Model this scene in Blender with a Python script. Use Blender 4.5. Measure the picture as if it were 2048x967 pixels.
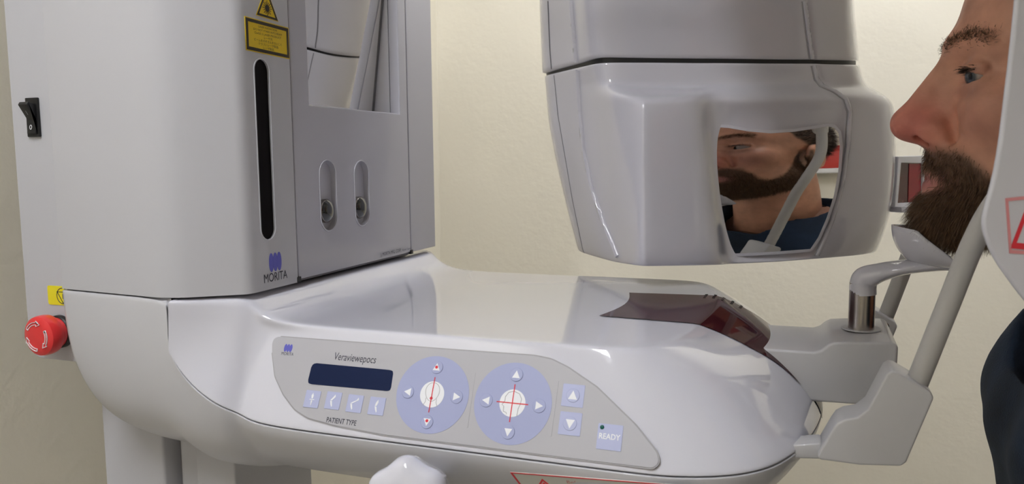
import bpy, bmesh, math, random
import numpy as np
from mathutils import Vector, Matrix
from mathutils.bvhtree import BVHTree

for o in list(bpy.data.objects):
    bpy.data.objects.remove(o)
scene = bpy.context.scene
col = scene.collection
rnd = random.Random(7)

# ------------------------------------------------------------------ camera
YAW, PITCH, ROLL, FPX = math.radians(20.4), math.radians(6.0), math.radians(-0.6), 1600.0
_r = np.array([math.cos(YAW), math.sin(YAW), 0.])
_fh = np.array([-math.sin(YAW), math.cos(YAW), 0.])
_z = np.array([0., 0., 1.])
CF = _fh * math.cos(PITCH) - _z * math.sin(PITCH)
_u0 = _fh * math.sin(PITCH) + _z * math.cos(PITCH)
CR = _r * math.cos(ROLL) + _u0 * math.sin(ROLL)
CU = _u0 * math.cos(ROLL) - _r * math.sin(ROLL)
CAM = np.array([0.4240, -0.5285, 1.5075])

cam_data = bpy.data.cameras.new('camera')
cam = bpy.data.objects.new('camera', cam_data)
col.objects.link(cam)
m = Matrix.Identity(4)
for i in range(3):
    m[i][0], m[i][1], m[i][2], m[i][3] = CR[i], CU[i], -CF[i], CAM[i]
cam.matrix_world = m
cam_data.sensor_width = 36
cam_data.lens = 36 * FPX / 2048
cam_data.clip_start = 0.02
cam_data.dof.use_dof = True
cam_data.dof.focus_distance = 0.70
cam_data.dof.aperture_fstop = 13
scene.camera = cam

# ------------------------------------------------------------------ world, exposure
world = bpy.data.worlds.new('world')
scene.world = world
world.use_nodes = True
world.node_tree.nodes['Background'].inputs[0].default_value = (0.9, 0.93, 1.0, 1)
world.node_tree.nodes['Background'].inputs[1].default_value = 0.3
scene.view_settings.view_transform = 'Standard'
scene.view_settings.look = 'None'
scene.view_settings.gamma = 1
scene.view_settings.use_curve_mapping = False
scene.view_settings.exposure = 0.35
LAMP = [  # centre x, y, size x, size y, strength
    (0.05, -0.90, 0.09, 0.90, 52.0),
    (0.55, 0.36, 0.60, 0.25, 25.0),
]

# ------------------------------------------------------------------ measuring helpers
def ray(x, y):
    return CF + CR * (x - 1024) / FPX + CU * (483.5 - y) / FPX
def onplane(x, y, n, p0):
    d = ray(x, y); n = np.array(n, float)
    return CAM + d * (((np.array(p0, float) - CAM) @ n) / (d @ n))
def PX(x, y, v): return onplane(x, y, (1, 0, 0), (v, 0, 0))
def PY(x, y, v): return onplane(x, y, (0, 1, 0), (0, v, 0))
def PZ(x, y, v): return onplane(x, y, (0, 0, 1), (0, 0, v))
def PD(x, y, w): return CAM + ray(x, y) * w

# ------------------------------------------------------------------ materials
MATS = {}
def mat(name, color, rough=0.4, metal=0.0, coat=0.0, bump=0.0, bscale=200.0, spec=0.5, emit=None, estr=0.0,
        trans=0.0, cvar=0.0, cscale=6.0, attr=None, sss=0.0, ior=1.45):
    mt = bpy.data.materials.new(name); mt.use_nodes = True
    nt = mt.node_tree; b = nt.nodes['Principled BSDF']
    b.inputs['Base Color'].default_value = (*color, 1)
    b.inputs['Roughness'].default_value = rough
    b.inputs['Metallic'].default_value = metal
    b.inputs['Specular IOR Level'].default_value = spec
    b.inputs['Coat Weight'].default_value = coat
    b.inputs['Coat Roughness'].default_value = 0.02
    b.inputs['Transmission Weight'].default_value = trans
    b.inputs['IOR'].default_value = ior
    if sss:
        b.inputs['Subsurface Weight'].default_value = sss
        b.inputs['Subsurface Radius'].default_value = (0.006, 0.0025, 0.0012)
        b.inputs['Subsurface Scale'].default_value = 1.0
    if emit:
        b.inputs['Emission Color'].default_value = (*emit, 1)
        b.inputs['Emission Strength'].default_value = estr
    tc = nt.nodes.new('ShaderNodeTexCoord')
    if attr:
        a = nt.nodes.new('ShaderNodeAttribute'); a.attribute_name = attr
        nz = nt.nodes.new('ShaderNodeTexNoise'); nz.inputs['Scale'].default_value = cscale; nz.inputs['Detail'].default_value = 6
        nt.links.new(tc.outputs['Object'], nz.inputs['Vector'])
        mp = nt.nodes.new('ShaderNodeMapRange')
        mp.inputs[1].default_value = 0.3; mp.inputs[2].default_value = 0.7
        mp.inputs[3].default_value = 1 - cvar; mp.inputs[4].default_value = 1 + cvar
        nt.links.new(nz.outputs['Fac'], mp.inputs[0])
        mx = nt.nodes.new('ShaderNodeVectorMath'); mx.operation = 'SCALE'
        nt.links.new(a.outputs['Color'], mx.inputs[0]); nt.links.new(mp.outputs[0], mx.inputs['Scale'])
        nt.links.new(mx.outputs[0], b.inputs['Base Color'])
    elif cvar:
        nz = nt.nodes.new('ShaderNodeTexNoise'); nz.inputs['Scale'].default_value = cscale; nz.inputs['Detail'].default_value = 5
        nt.links.new(tc.outputs['Object'], nz.inputs['Vector'])
        rp = nt.nodes.new('ShaderNodeValToRGB')
        rp.color_ramp.elements[0].position = 0.3; rp.color_ramp.elements[1].position = 0.7
        rp.color_ramp.elements[0].color = (*[c * (1 - cvar) for c in color], 1)
        rp.color_ramp.elements[1].color = (*[min(1, c * (1 + cvar)) for c in color], 1)
        nt.links.new(nz.outputs['Fac'], rp.inputs[0]); nt.links.new(rp.outputs[0], b.inputs['Base Color'])
    if bump:
        nz = nt.nodes.new('ShaderNodeTexNoise'); nz.inputs['Scale'].default_value = bscale; nz.inputs['Detail'].default_value = 4
        nt.links.new(tc.outputs['Object'], nz.inputs['Vector'])
        bp = nt.nodes.new('ShaderNodeBump'); bp.inputs['Strength'].default_value = bump; bp.inputs['Distance'].default_value = 0.002
        nt.links.new(nz.outputs['Fac'], bp.inputs['Height']); nt.links.new(bp.outputs[0], b.inputs['Normal'])
    MATS[name] = mt
    return mt

WHITE = (0.70, 0.70, 0.735)
mat('gloss_white', (0.65, 0.65, 0.725), 0.07, coat=1.0, cvar=0.01)
mat('skirt_white', (0.57, 0.57, 0.605), 0.35, coat=0.3, cvar=0.01)
mat('column_white', (0.545, 0.545, 0.585), 0.33, coat=0.15, bump=0.03, bscale=900, cvar=0.01)
mat('front_grey', (0.49, 0.485, 0.54), 0.25, coat=0.6, bump=0.02, bscale=900, cvar=0.01)
mat('head_white', (0.54, 0.53, 0.58), 0.09, coat=0.6, cvar=0.01)
mat('bracket_white', (0.47, 0.465, 0.48), 0.33, coat=0.3, cvar=0.02)
mat('rod_white', (0.46, 0.445, 0.43), 0.45, cvar=0.03, cscale=30)
mat('membrane', (0.455, 0.45, 0.485), 0.42, cvar=0.01)
mat('key_blue', (0.37, 0.40, 0.62), 0.42, cvar=0.02)
mat('key_pale', (0.45, 0.48, 0.70), 0.42, cvar=0.02)
mat('print_white', (0.85, 0.86, 0.90), 0.45, cvar=0.01)
mat('print_black', (0.03, 0.03, 0.05), 0.5, cvar=0.02)
mat('print_red', (0.72, 0.03, 0.05), 0.45, cvar=0.02)
mat('pale_red', (0.75, 0.30, 0.32), 0.45, cvar=0.02)
mat('logo_blue', (0.12, 0.12, 0.52), 0.45, cvar=0.02)
mat('seam_dark', (0.16, 0.155, 0.17), 0.6, cvar=0.02)
mat('seam_grey', (0.36, 0.35, 0.37), 0.5, cvar=0.02)
mat('black', (0.012, 0.012, 0.013), 0.45, cvar=0.05)
mat('black_gloss', (0.005, 0.003, 0.003), 0.3, spec=0.08, cvar=0.05)
mat('display', (0.010, 0.018, 0.060), 0.22, spec=0.12, cvar=0.05)
mat('yellow', (0.80, 0.56, 0.01), 0.45, cvar=0.05, cscale=40)
mat('yellow_bright', (0.85, 0.75, 0.02), 0.45, cvar=0.03, cscale=40)
mat('sticker_black', (0.030, 0.020, 0.008), 0.5, cvar=0.05)
mat('estop_red', (0.80, 0.035, 0.04), 0.28, coat=0.4, cvar=0.03)
mat('mirror', (0.82, 0.81, 0.79), 0.01, metal=1.0, cvar=0.005)
mat('face_mirror', (0.74, 0.735, 0.73), 0.008, metal=1.0, cvar=0.005)
mat('steel', (0.34, 0.31, 0.29), 0.24, metal=1.0, cvar=0.06, cscale=40)
mat('maroon_window', (0.045, 0.008, 0.012), 0.05, spec=0.14, cvar=0.05)
mat('sensor_red', (0.085, 0.008, 0.012), 0.12, coat=1.0, cvar=0.35, cscale=60)
mat('sensor_bright', (0.34, 0.010, 0.025), 0.2, coat=0.5, cvar=0.1, cscale=60)
mat('lens_black', (0.012, 0.013, 0.013), 0.08, coat=1.0, cvar=0.05)
mat('led_green', (0.0, 0.09, 0.07), 0.25, cvar=0.05)
mat('label_cream', (0.62, 0.62, 0.58), 0.5, cvar=0.02)
mat('plaster', (0.86, 0.81, 0.69), 0.75, bump=0.35, bscale=90, cvar=0.03, cscale=4)
mat('ceiling_paint', (0.80, 0.79, 0.77), 0.85, bump=0.1, bscale=60, cvar=0.02)
mat('vinyl_floor', (0.58, 0.56, 0.53), 0.4, cvar=0.06, cscale=12)
mat('lamp_diffuser', (0.9, 0.9, 0.9), 0.5, emit=(0.94, 0.96, 1.0), estr=1.0)
mat('lamp_frame', (0.8, 0.8, 0.8), 0.4, cvar=0.02)
mat('skin', (0.5, 0.3, 0.22), 0.46, attr='Col', cvar=0.14, cscale=55, bump=0.12, bscale=420, sss=0.12)
mat('eye_white', (0.70, 0.64, 0.60), 0.12, coat=0.6, attr='Col', cvar=0.03)
mat('hair_brown', (0.120, 0.066, 0.033), 0.5, cvar=0.5, cscale=160)
mat('hair_dark', (0.030, 0.018, 0.012), 0.5, cvar=0.4, cscale=160)
mat('denim_blue', (0.010, 0.024, 0.052), 0.85, cvar=0.35, cscale=22, bump=0.5, bscale=600)
mat('trouser_grey', (0.05, 0.05, 0.055), 0.9, cvar=0.2, bump=0.3, bscale=500)
mat('shoe_black', (0.02, 0.02, 0.02), 0.4, cvar=0.1)
mat('red_vinyl', (0.55, 0.05, 0.04), 0.35, cvar=0.08)
for k, L in enumerate(LAMP):
    mm = MATS['lamp_diffuser'].copy(); mm.name = 'lamp_diffuser_%s' % 'ab'[k]
    mm.node_tree.nodes['Principled BSDF'].inputs['Emission Strength'].default_value = L[4]
    MATS[mm.name] = mm

# ------------------------------------------------------------------ object helpers
def link(name, mesh, material=None, parent=None, smooth=True):
    o = bpy.data.objects.new(name, mesh); col.objects.link(o)
    if material: 
        mesh.materials.clear(); mesh.materials.append(MATS[material])
    if parent is not None:
        o.parent = parent
        o.matrix_parent_inverse = world_of(parent).inverted()
    if smooth:
        mesh.polygons.foreach_set('use_smooth', [True] * len(mesh.polygons))
    return o
WM = {}
def world_of(o):
    return WM.get(o.name, Matrix.Identity(4))
def empty(name, loc, label=None, cat=None, group=None):
    o = bpy.data.objects.new(name, None); col.objects.link(o)
    o.location = loc; WM[o.name] = Matrix.Translation(loc)
    o.empty_display_size = 0.05
    tag(o, label, cat, group)
    return o
def tag(o, label=None, cat=None, group=None, kind=None):
    if label: o['label'] = label
    if cat: o['category'] = cat
    if group: o['group'] = group
    if kind: o['kind'] = kind
    return o
def mesh_from(verts, faces, name='m'):
    me = bpy.data.meshes.new(name)
    me.from_pydata([tuple(map(float, v)) for v in verts], [], [tuple(f) for f in faces])
    me.validate(); me.update()
    return me
def recalc(me):
    bm = bmesh.new(); bm.from_mesh(me); bmesh.ops.recalc_face_normals(bm, faces=bm.faces); bm.to_mesh(me); bm.free()
def bevel_mod(o, w, seg=3, angle=35):
    b = o.modifiers.new('bevel', 'BEVEL'); b.width = w; b.segments = seg
    b.limit_method = 'ANGLE'; b.angle_limit = math.radians(angle)
    b.harden_normals = False
    return o
def autosmooth(o, angle=40):
    me = o.data
    bm = bmesh.new(); bm.from_mesh(me)
    for e in bm.edges:
        if len(e.link_faces) == 2 and e.calc_face_angle(0) > math.radians(angle): e.smooth = False
    bm.to_mesh(me); bm.free()
    return o
def subsurf(o, lv=3):
    s = o.modifiers.new('sub', 'SUBSURF'); s.levels = lv; s.render_levels = lv; s.boundary_smooth = 'PRESERVE_CORNERS'
    return o
class Fr:
    """a flat working frame: origin, two in-plane axes, normal"""
    def __init__(s, o, ux, uy):
        s.o = np.array(o, float); s.ux = np.array(ux, float); s.uy = np.array(uy, float)
        s.n = np.cross(s.ux, s.uy)
    def w(s, u, v, h=0.0): return s.o + s.ux * u + s.uy * v + s.n * h
    def px(s, x, y):
        p = onplane(x, y, s.n, s.o) - s.o
        return (float(p @ s.ux), float(p @ s.uy))
    def mx(s, h=0.0):
        M = Matrix.Identity(4); o = s.o + s.n * h
        for i in range(3): M[i][0], M[i][1], M[i][2], M[i][3] = s.ux[i], s.uy[i], s.n[i], o[i]
        return M
def curve_mesh(cu):
    t = bpy.data.objects.new('tmp', cu); col.objects.link(t)
    dg = bpy.context.evaluated_depsgraph_get(); dg.update()
    me = bpy.data.meshes.new_from_object(t.evaluated_get(dg), depsgraph=dg)
    bpy.data.objects.remove(t)
    return me
def plate(name, fr, outline, material, parent, h0=0.0, thick=0.001, bevel=0.0, holes=(), label=None, smooth=False):
    """solid plate whose top lies at height h0+thick over the frame, with holes and a rounded rim"""
    cu = bpy.data.curves.new('c', 'CURVE'); cu.dimensions = '2D'; cu.fill_mode = 'BOTH'
    for pts in [outline, *holes]:
        sp = cu.splines.new('POLY'); sp.points.add(len(pts) - 1); sp.use_cyclic_u = True
        for i, p in enumerate(pts): sp.points[i].co = (p[0], p[1], 0, 1)
    cu.extrude = max(thick / 2 - bevel, 1e-6); cu.bevel_depth = bevel; cu.bevel_resolution = 3; cu.offset = -bevel
    me = curve_mesh(cu)
    me.transform(fr.mx(h0 + thick / 2))
    o = link(name, me, material, parent, smooth=smooth)
    if bevel: 
        me.polygons.foreach_set('use_smooth', [True] * len(me.polygons)); autosmooth(o, 50)
    if label: o['label'] = label
    return o
def text(name, s, fr, u, v, width, material, parent, h=0.0004, size=None, align='LEFT', shear=0.0, bold=0.0, ang=0.0, label=None):
    cu = bpy.data.curves.new('t', 'FONT'); cu.body = s; cu.size = 1; cu.align_x = 'LEFT'; cu.shear = shear
    cu.offset = bold; cu.resolution_u = 3
    me = curve_mesh(cu)
    n = len(me.vertices); a = np.zeros(n * 3); me.vertices.foreach_get('co', a); a = a.reshape(-1, 3)
    x0, x1 = a[:, 0].min(), a[:, 0].max()
    sx = width / (x1 - x0); sy = sx if size is None else size
    a[:, 0] = (a[:, 0] - x0) * sx; a[:, 1] *= sy
    if align == 'CENTER': a[:, 0] -= width / 2
    ca, sa = math.cos(ang), math.sin(ang)
    b = a.copy(); b[:, 0] = u + a[:, 0] * ca - a[:, 1] * sa; b[:, 1] = v + a[:, 0] * sa + a[:, 1] * ca; b[:, 2] = 0
    me.vertices.foreach_set('co', b.ravel()); me.transform(fr.mx(h))
    o = link(name, me, material, parent, smooth=False)
    if label: o['label'] = label
    return o
def circ(u, v, r, n=40, ru=None):
    return [(u + (ru or r) * math.cos(2 * math.pi * i / n), v + r * math.sin(2 * math.pi * i / n)) for i in range(n)]
def stadium(u, v0, v1, r, n=14):
    p = [(u + r * math.cos(math.pi * i / n), v1 - r + r * math.sin(math.pi * i / n)) for i in range(n + 1)]
    p += [(u - r * math.cos(math.pi * i / n), v0 + r - r * math.sin(math.pi * i / n)) for i in range(n + 1)]
    return p
def rrect(u0, v0, u1, v1, r, n=5):
    p = []
    for cx, cy, a in ((u1 - r, v1 - r, 0), (u0 + r, v1 - r, 90), (u0 + r, v0 + r, 180), (u1 - r, v0 + r, 270)):
        for i in range(n + 1):
            t = math.radians(a + 90 * i / n); p.append((cx + r * math.cos(t), cy + r * math.sin(t)))
    return p
def smooth_poly(pts, it=2):
    for _ in range(it):
        q = []
        for i in range(len(pts)):
            a, b = pts[i], pts[(i + 1) % len(pts)]
            q += [(a[0] * .75 + b[0] * .25, a[1] * .75 + b[1] * .25), (a[0] * .25 + b[0] * .75, a[1] * .25 + b[1] * .75)]
        pts = q
    return pts
def stroke(pts, w, closed=False):
    """outline of a polyline of width w"""
    L, R = [], []
    n = len(pts)
    for i in range(n):
        a = pts[max(0, i - 1)]; b = pts[min(n - 1, i + 1)]
        d = (b[0] - a[0], b[1] - a[1]); l = math.hypot(*d) or 1
        nx, ny = -d[1] / l * w / 2, d[0] / l * w / 2
        L.append((pts[i][0] + nx, pts[i][1] + ny)); R.append((pts[i][0] - nx, pts[i][1] - ny))
    return L + R[::-1]
def extrude_poly(name, pts, axis, a0, a1, material, parent, bevel=0.0, seg=3):
    """profile polygon extruded along a world axis: axis 'y' takes (x,z) points, 'z' takes (x,y), 'x' takes (y,z)"""
    def P(p, a): return {'y': (p[0], a, p[1]), 'z': (p[0], p[1], a), 'x': (a, p[0], p[1])}[axis]
    n = len(pts)
    v = [P(p, a0) for p in pts] + [P(p, a1) for p in pts]
    f = [list(range(n)), list(range(2 * n - 1, n - 1, -1))] + [[i, i + n, (i + 1) % n + n, (i + 1) % n] for i in range(n)]
    me = mesh_from(v, f); recalc(me)
    o = link(name, me, material, parent, smooth=True)
    if bevel: bevel_mod(o, bevel, seg)
    return o
def revolve(name, prof, base, axis, material, parent, n=40, lobes=None):
    """lathe: prof = [(radius, height)], along axis from base"""
    axis = Vector(axis).normalized(); q = axis.to_track_quat('Z', 'Y')
    v, f = [], []
    for r, h in prof:
        for i in range(n):
            t = 2 * math.pi * i / n
            rr = r if lobes is None else lobes(r, t, h)
            v.append(Vector(base) + q @ Vector((rr * math.cos(t), rr * math.sin(t), h)))
    for j in range(len(prof) - 1):
        for i in range(n):
            f.append((j * n + i, j * n + (i + 1) % n, (j + 1) * n + (i + 1) % n, (j + 1) * n + i))
    f.append(list(range(n))[::-1]); f.append([(len(prof) - 1) * n + i for i in range(n)])
    me = mesh_from(v, f); recalc(me)
    o = link(name, me, material, parent)
    return autosmooth(o, 40)
def tube(name, pts, radii, material, parent, n=16, flat=None, up=(0, 1, 0), res=8):
    """smooth swept tube through pts (Catmull-Rom); radii = (side, height) pairs or floats"""
    P = [np.array(p, float) for p in pts]; R = [(r, r) if not isinstance(r, tuple) else r for r in radii]
    S, RR = [], []
    for i in range(len(P) - 1):
        p0, p1, p2, p3 = P[max(0, i - 1)], P[i], P[i + 1], P[min(len(P) - 1, i + 2)]
        for k in range(res):
            t = k / res
            S.append(0.5 * ((2 * p1) + (-p0 + p2) * t + (2 * p0 - 5 * p1 + 4 * p2 - p3) * t * t + (-p0 + 3 * p1 - 3 * p2 + p3) * t ** 3))
            RR.append((R[i][0] * (1 - t) + R[i + 1][0] * t, R[i][1] * (1 - t) + R[i + 1][1] * t))
    S.append(P[-1]); RR.append(R[-1])
    v, f = [], []
    up = np.array(up, float)
    for i, p in enumerate(S):
        d = S[min(len(S) - 1, i + 1)] - S[max(0, i - 1)]; d /= np.linalg.norm(d)
        s = up - d * (up @ d); s /= np.linalg.norm(s); h = np.cross(d, s)
        for k in range(n):
            t = 2 * math.pi * k / n
            v.append(p + s * RR[i][0] * math.cos(t) + h * RR[i][1] * math.sin(t))
    for j in range(len(S) - 1):
        for k in range(n):
            f.append((j * n + k, j * n + (k + 1) % n, (j + 1) * n + (k + 1) % n, (j + 1) * n + k))
    f.append(list(range(n))); f.append([(len(S) - 1) * n + k for k in range(n)][::-1])
    me = mesh_from(v, f); recalc(me)
    return autosmooth(link(name, me, material, parent), 60)
def box(name, lo, hi, material, parent=None, bevel=0.0, smooth=True):
    x0, y0, z0 = lo; x1, y1, z1 = hi
    v = [(x, y, z) for x in (x0, x1) for y in (y0, y1) for z in (z0, z1)]
    f = [(0, 1, 3, 2), (4, 6, 7, 5), (0, 4, 5, 1), (2, 3, 7, 6), (0, 2, 6, 4), (1, 5, 7, 3)]
    me = mesh_from(v, f); recalc(me)
    o = link(name, me, material, parent, smooth=bool(bevel))
    if bevel: bevel_mod(o, bevel, 3)
    return o
def evaluated(o):
    dg = bpy.context.evaluated_depsgraph_get(); dg.update()
    return bpy.data.meshes.new_from_object(o.evaluated_get(dg), depsgraph=dg)
def bake(o):
    me = evaluated(o); o.modifiers.clear(); o.data = me
    return o
def bvh_of(o):
    me = o.data
    return BVHTree.FromPolygons([v.co[:] for v in me.vertices], [p.vertices[:] for p in me.polygons])

# ------------------------------------------------------------------ the room
def struct(o): o['kind'] = 'structure'; return o
X0, X1, Y0, Y1, ZC = -0.33, 2.35, -2.3, 1.05, 2.62
struct(box('floor', (X0 - .1, Y0 - .1, -0.1), (X1 + .1, Y1 + .1, 0), 'vinyl_floor'))
struct(box('ceiling', (X0 - .1, Y0 - .1, ZC), (X1 + .1, Y1 + .1, ZC + .1), 'ceiling_paint'))
struct(box('wall_left', (X0 - .1, Y0 - .1, 0), (X0, Y1 + .1, ZC), 'plaster'))
struct(box('wall_right', (X1, Y0 - .1, 0), (X1 + .1, Y1 + .1, ZC), 'plaster'))
struct(box('wall_back', (X0, Y1, 0), (X1, Y1 + .1, ZC), 'plaster'))
struct(box('wall_front', (X0, Y0 - .1, 0), (X1, Y0, ZC), 'plaster'))
struct(box('baseboard_back', (X0, Y1 - .012, 0), (X1, Y1, .09), 'lamp_frame'))
struct(box('baseboard_right', (X1 - .012, Y0, 0), (X1, Y1 - .012, .09), 'lamp_frame'))
LL = ['long ceiling light panel over the camera side of the room', 'ceiling light panel to the right behind the man']
for k, (lx, ly, sx, sy, st) in enumerate(LAMP):
    e = empty('ceiling_light', (lx, ly, ZC), LL[k], 'ceiling light', 'ceiling light panels')
    t = 0.025
    fr_pts = rrect(-sx / 2 - t, -sy / 2 - t, sx / 2 + t, sy / 2 + t, .01)
    F = Fr((lx, ly, ZC), (1, 0, 0), (0, -1, 0))
    plate('frame', F, fr_pts, 'lamp_frame', e, 0.0, .03, .004, holes=[rrect(-sx / 2, -sy / 2, sx / 2, sy / 2, .005)])
    plate('diffuser', F, rrect(-sx / 2, -sy / 2, sx / 2, sy / 2, .005), 'lamp_diffuser_%s' % 'ab'[k], e, 0.004, .02)

# ------------------------------------------------------------------ the x-ray unit
YC = 0.17
unit = empty('panoramic_xray_unit', (-0.1, YC, 0),
             'white dental panoramic x-ray unit with column, glossy table arm and blue control keys', 'x-ray machine')

# --- column cover
ZB, ZT = 1.3995, 1.96
outl = [(-.179, -.024), (-.05, -.037), (0, 0), (0, .0655), (-.04, .0655), (-.04, .3465), (-.179, .3465)]
def roundcorner(pts, radii, n=6):
    out = []
    N = len(pts)
    for i, p in enumerate(pts):
        r = radii[i]
        if not r: out.append(p); continue
        a = Vector(pts[i - 1]) - Vector(p); b = Vector(pts[(i + 1) % N]) - Vector(p)
        ang = a.angle(b); d = r / math.tan(ang / 2)
        p0 = Vector(p) + a.normalized() * d; p1 = Vector(p) + b.normalized() * d
        for k in range(n + 1):
            t = k / n; out.append(tuple((1 - t) ** 2 * p0 + 2 * t * (1 - t) * Vector(p) + t * t * p1))
    return out
ol = roundcorner(outl, [.002, .05, .014, .0012, 0, 0, .004])
cover = extrude_poly('column_cover', ol, 'z', ZB, ZT, 'column_white', unit)
FRX = Fr((0, 0, 0), (0, 1, 0), (0, 0, 1))          # the column's front face
SL = stadium(.0262, 1.4415, 1.590, .0095)
cut = plate('cutter', FRX, SL, 'black', None, -.012, .03)
bo = cover.modifiers.new('slot', 'BOOLEAN'); bo.object = cut; bo.solver = 'EXACT'
bake(cover); bpy.data.objects.remove(cut)
cover.data.polygons.foreach_set('use_smooth', [True] * len(cover.data.polygons)); autosmooth(cover, 30)
plate('slot_window', FRX, stadium(.0262, 1.4415, 1.590, .0095), 'black_gloss', unit, -.0115, .0098, label='tall black laser slot window with rounded ends')
plate('slot_rim', FRX, stadium(.0262, 1.4405, 1.591, .0105), 'column_white', unit, -.0004, .0010, .0004, holes=[stadium(.0262, 1.4418, 1.5897, .0092)])

# --- front panel with mirror opening and two oval lamp recesses
OV = [(.1180, 1.4410, 1.507), (.1785, 1.4405, 1.506)]
MR = (.093, 1.557, .263, 1.80)
front = plate('front_panel', FRX, [(.0675, 1.4015), (.2815, 1.4015), (.2815, ZT - .01), (.0675, ZT - .01)], 'front_grey', unit,
              -.0125, .012, .0014,
              holes=[[(MR[0], MR[1]), (MR[2], MR[1]), (MR[2], MR[3]), (MR[0], MR[3])]] + [stadium(u, a, b, .0135) for u, a, b in OV])
plate('side_trim_panel', FRX, [(.2832, 1.4015), (.3465, 1.4015), (.3465, ZT - .01), (.2832, ZT - .01)], 'front_grey', unit, -.0128, .012, .0010)
box('panel_backing', (-.0395, .0660, 1.4002), (-.0355, .3460, 1.553), 'seam_dark', unit)
box('panel_foot', (-.0300, .0662, 1.4000), (-.0020, .2805, 1.4012), 'seam_dark', unit)
for y in (.0664, .2824):
    box('panel_clip', (-.010, y - .0026, 1.3997), (.0006, y + .0026, 1.4042), 'black', unit)
for u, a, b in OV:
    rc = plate('oval_recess', FRX, stadium(u, a, b, .0136), 'front_grey', unit, -.0115, .0055)
    rim = plate('oval_rim', FRX, stadium(u, a - .001, b + .001, .0145), 'front_grey', rc, -.0008, .0011, .0005, holes=[stadium(u, a + .0004, b - .0004, .0131)])
    zc = a + .0185
    revolve('lens_ring', [(.0112, 0), (.0112, .0040), (.0104, .0050), (.0092, .0040)], (-.0060, u - .0008, zc), (1, 0, 0), 'steel', rc, 32)
    revolve('lens', [(.0103, 0), (.0102, .0048), (.008, .0068), (.004, .0080), (.0006, .0083)], (-.0060, u - .0008, zc), (1, 0, 0), 'lens_black', rc, 32)
# recess and tilted mirror
def quad(name, pts, material, parent): return link(name, mesh_from(pts, [tuple(range(len(pts)))]), material, parent, smooth=False)
y0, z0, y1, z1 = MR
rv = []
t = .0015
for (a, b, c, d) in ((y0 - t, y0, z0 - t, z1 + t), (y1, y1 + t, z0 - t, z1 + t), (y0, y1, z0 - t, z0), (y0, y1, z1, z1 + t)):
    rv.append(((-.0395, a, c), (-.0127, b, d)))
vv, ff = [], []
for lo, hi in rv:
    k = len(vv)
    vv += [(x, y, z) for x in (lo[0], hi[0]) for y in (lo[1], hi[1]) for z in (lo[2], hi[2])]
    ff += [tuple(k + i for i in q) for q in ((0, 1, 3, 2), (4, 6, 7, 5), (0, 4, 5, 1), (2, 3, 7, 6), (0, 2, 6, 4), (1, 5, 7, 3))]
me = mesh_from(vv, ff); recalc(me)
link('mirror_recess', me, 'gloss_white', unit, smooth=False)
mb = np.array([-.033, 0, z0 + .0008]); mtp = np.array([-.0015, 0, z1 - .002])
dz = (mtp - mb); ln = np.linalg.norm(dz); dz = dz / ln
FM = Fr(mb + np.array([0, y0 + .0006, 0]), (0, 1, 0), dz)
mir = plate('mirror', FM, [(0, 0), (y1 - y0 - .0012, 0), (y1 - y0 - .0012, ln), (0, ln)], 'mirror', unit, -.004, .004, label='tilted mirror set into the column')
plate('mirror_edge_strip', FM, [(y1 - y0 - .0040, 0), (y1 - y0 - .0012, 0), (y1 - y0 - .0012, ln), (y1 - y0 - .0040, ln)], 'seam_dark', mir, 0, .0006)

# --- column stickers and printing
def ring(name, fr, outer, inner, material, parent, h, t=.0002):
    return plate(name, fr, outer, material, parent, h, t, holes=[inner])
def uvp(fr, *pts): return [fr.px(*p) for p in pts]
yl = [(.0075, 1.595), (.0645, 1.594), (.0645, 1.6205), (.0075, 1.6215)]
lab = plate('laser_warning_label', FRX, yl, 'yellow', unit, 0.0001, .0004, label='yellow laser radiation warning label with black border')
def inset(pts, d):
    cx = sum(p[0] for p in pts) / len(pts); cy = sum(p[1] for p in pts) / len(pts)
    return [(p[0] - math.copysign(d, p[0] - cx), p[1] - math.copysign(d, p[1] - cy)) for p in pts]
ring('label_border', FRX, inset(yl, .0008), inset(yl, .0034), 'sticker_black', lab, .0005)
TX = ['LASER RADIATION', 'DO NOT STARE INTO BEAM', 'CLASS 2 LASER PRODUCT', 'レーザ光', 'ビームをのぞき込まないこと', 'クラス2 レーザ製品', 'レーザ製品']
WD = [.024, .037, .035, .011, .036, .026, .014]
for i, (s, w) in enumerate(zip(TX, WD)):
    text('lettering', s, FRX, .036, 1.6150 - i * .00275, w, 'sticker_black', lab, .0006, size=.0024, align='CENTER')
tc = [(.0218, 1.6245), (.0508, 1.6235), (.0363, 1.6495)]
tri = plate('laser_warning_triangle', FRX, tc, 'yellow', unit, .0001, .0004, label='yellow laser warning triangle with black sunburst')
def tshrink(p, k):
    cx = sum(q[0] for q in p) / 3; cy = sum(q[1] for q in p) / 3
    return [(cx + (q[0] - cx) * k, cy + (q[1] - cy) * k) for q in p]
ring('triangle_border', FRX, tshrink(tc, .94), tshrink(tc, .74), 'sticker_black', tri, .0005)
plate('sunburst_core', FRX, circ(.0363, 1.6322, .0027), 'sticker_black', tri, .0005, .0002)
for i in range(16):
    a = 2 * math.pi * i / 16; r1 = .0052 if i % 2 else .0062
    c, s = math.cos(a), math.sin(a)
    plate('sunburst_ray', FRX, stroke([(.0363 + c * .0022, 1.6322 + s * .0022), (.0363 + c * r1, 1.6322 + s * r1)], .0005), 'sticker_black', tri, .0005, .0002)
lg = text('logo_lettering', 'MORITA', FRX, .0178, 1.4058, .0315, 'print_black', unit, .0003, size=.0105, label='dark maker lettering under the blue emblem')
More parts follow.
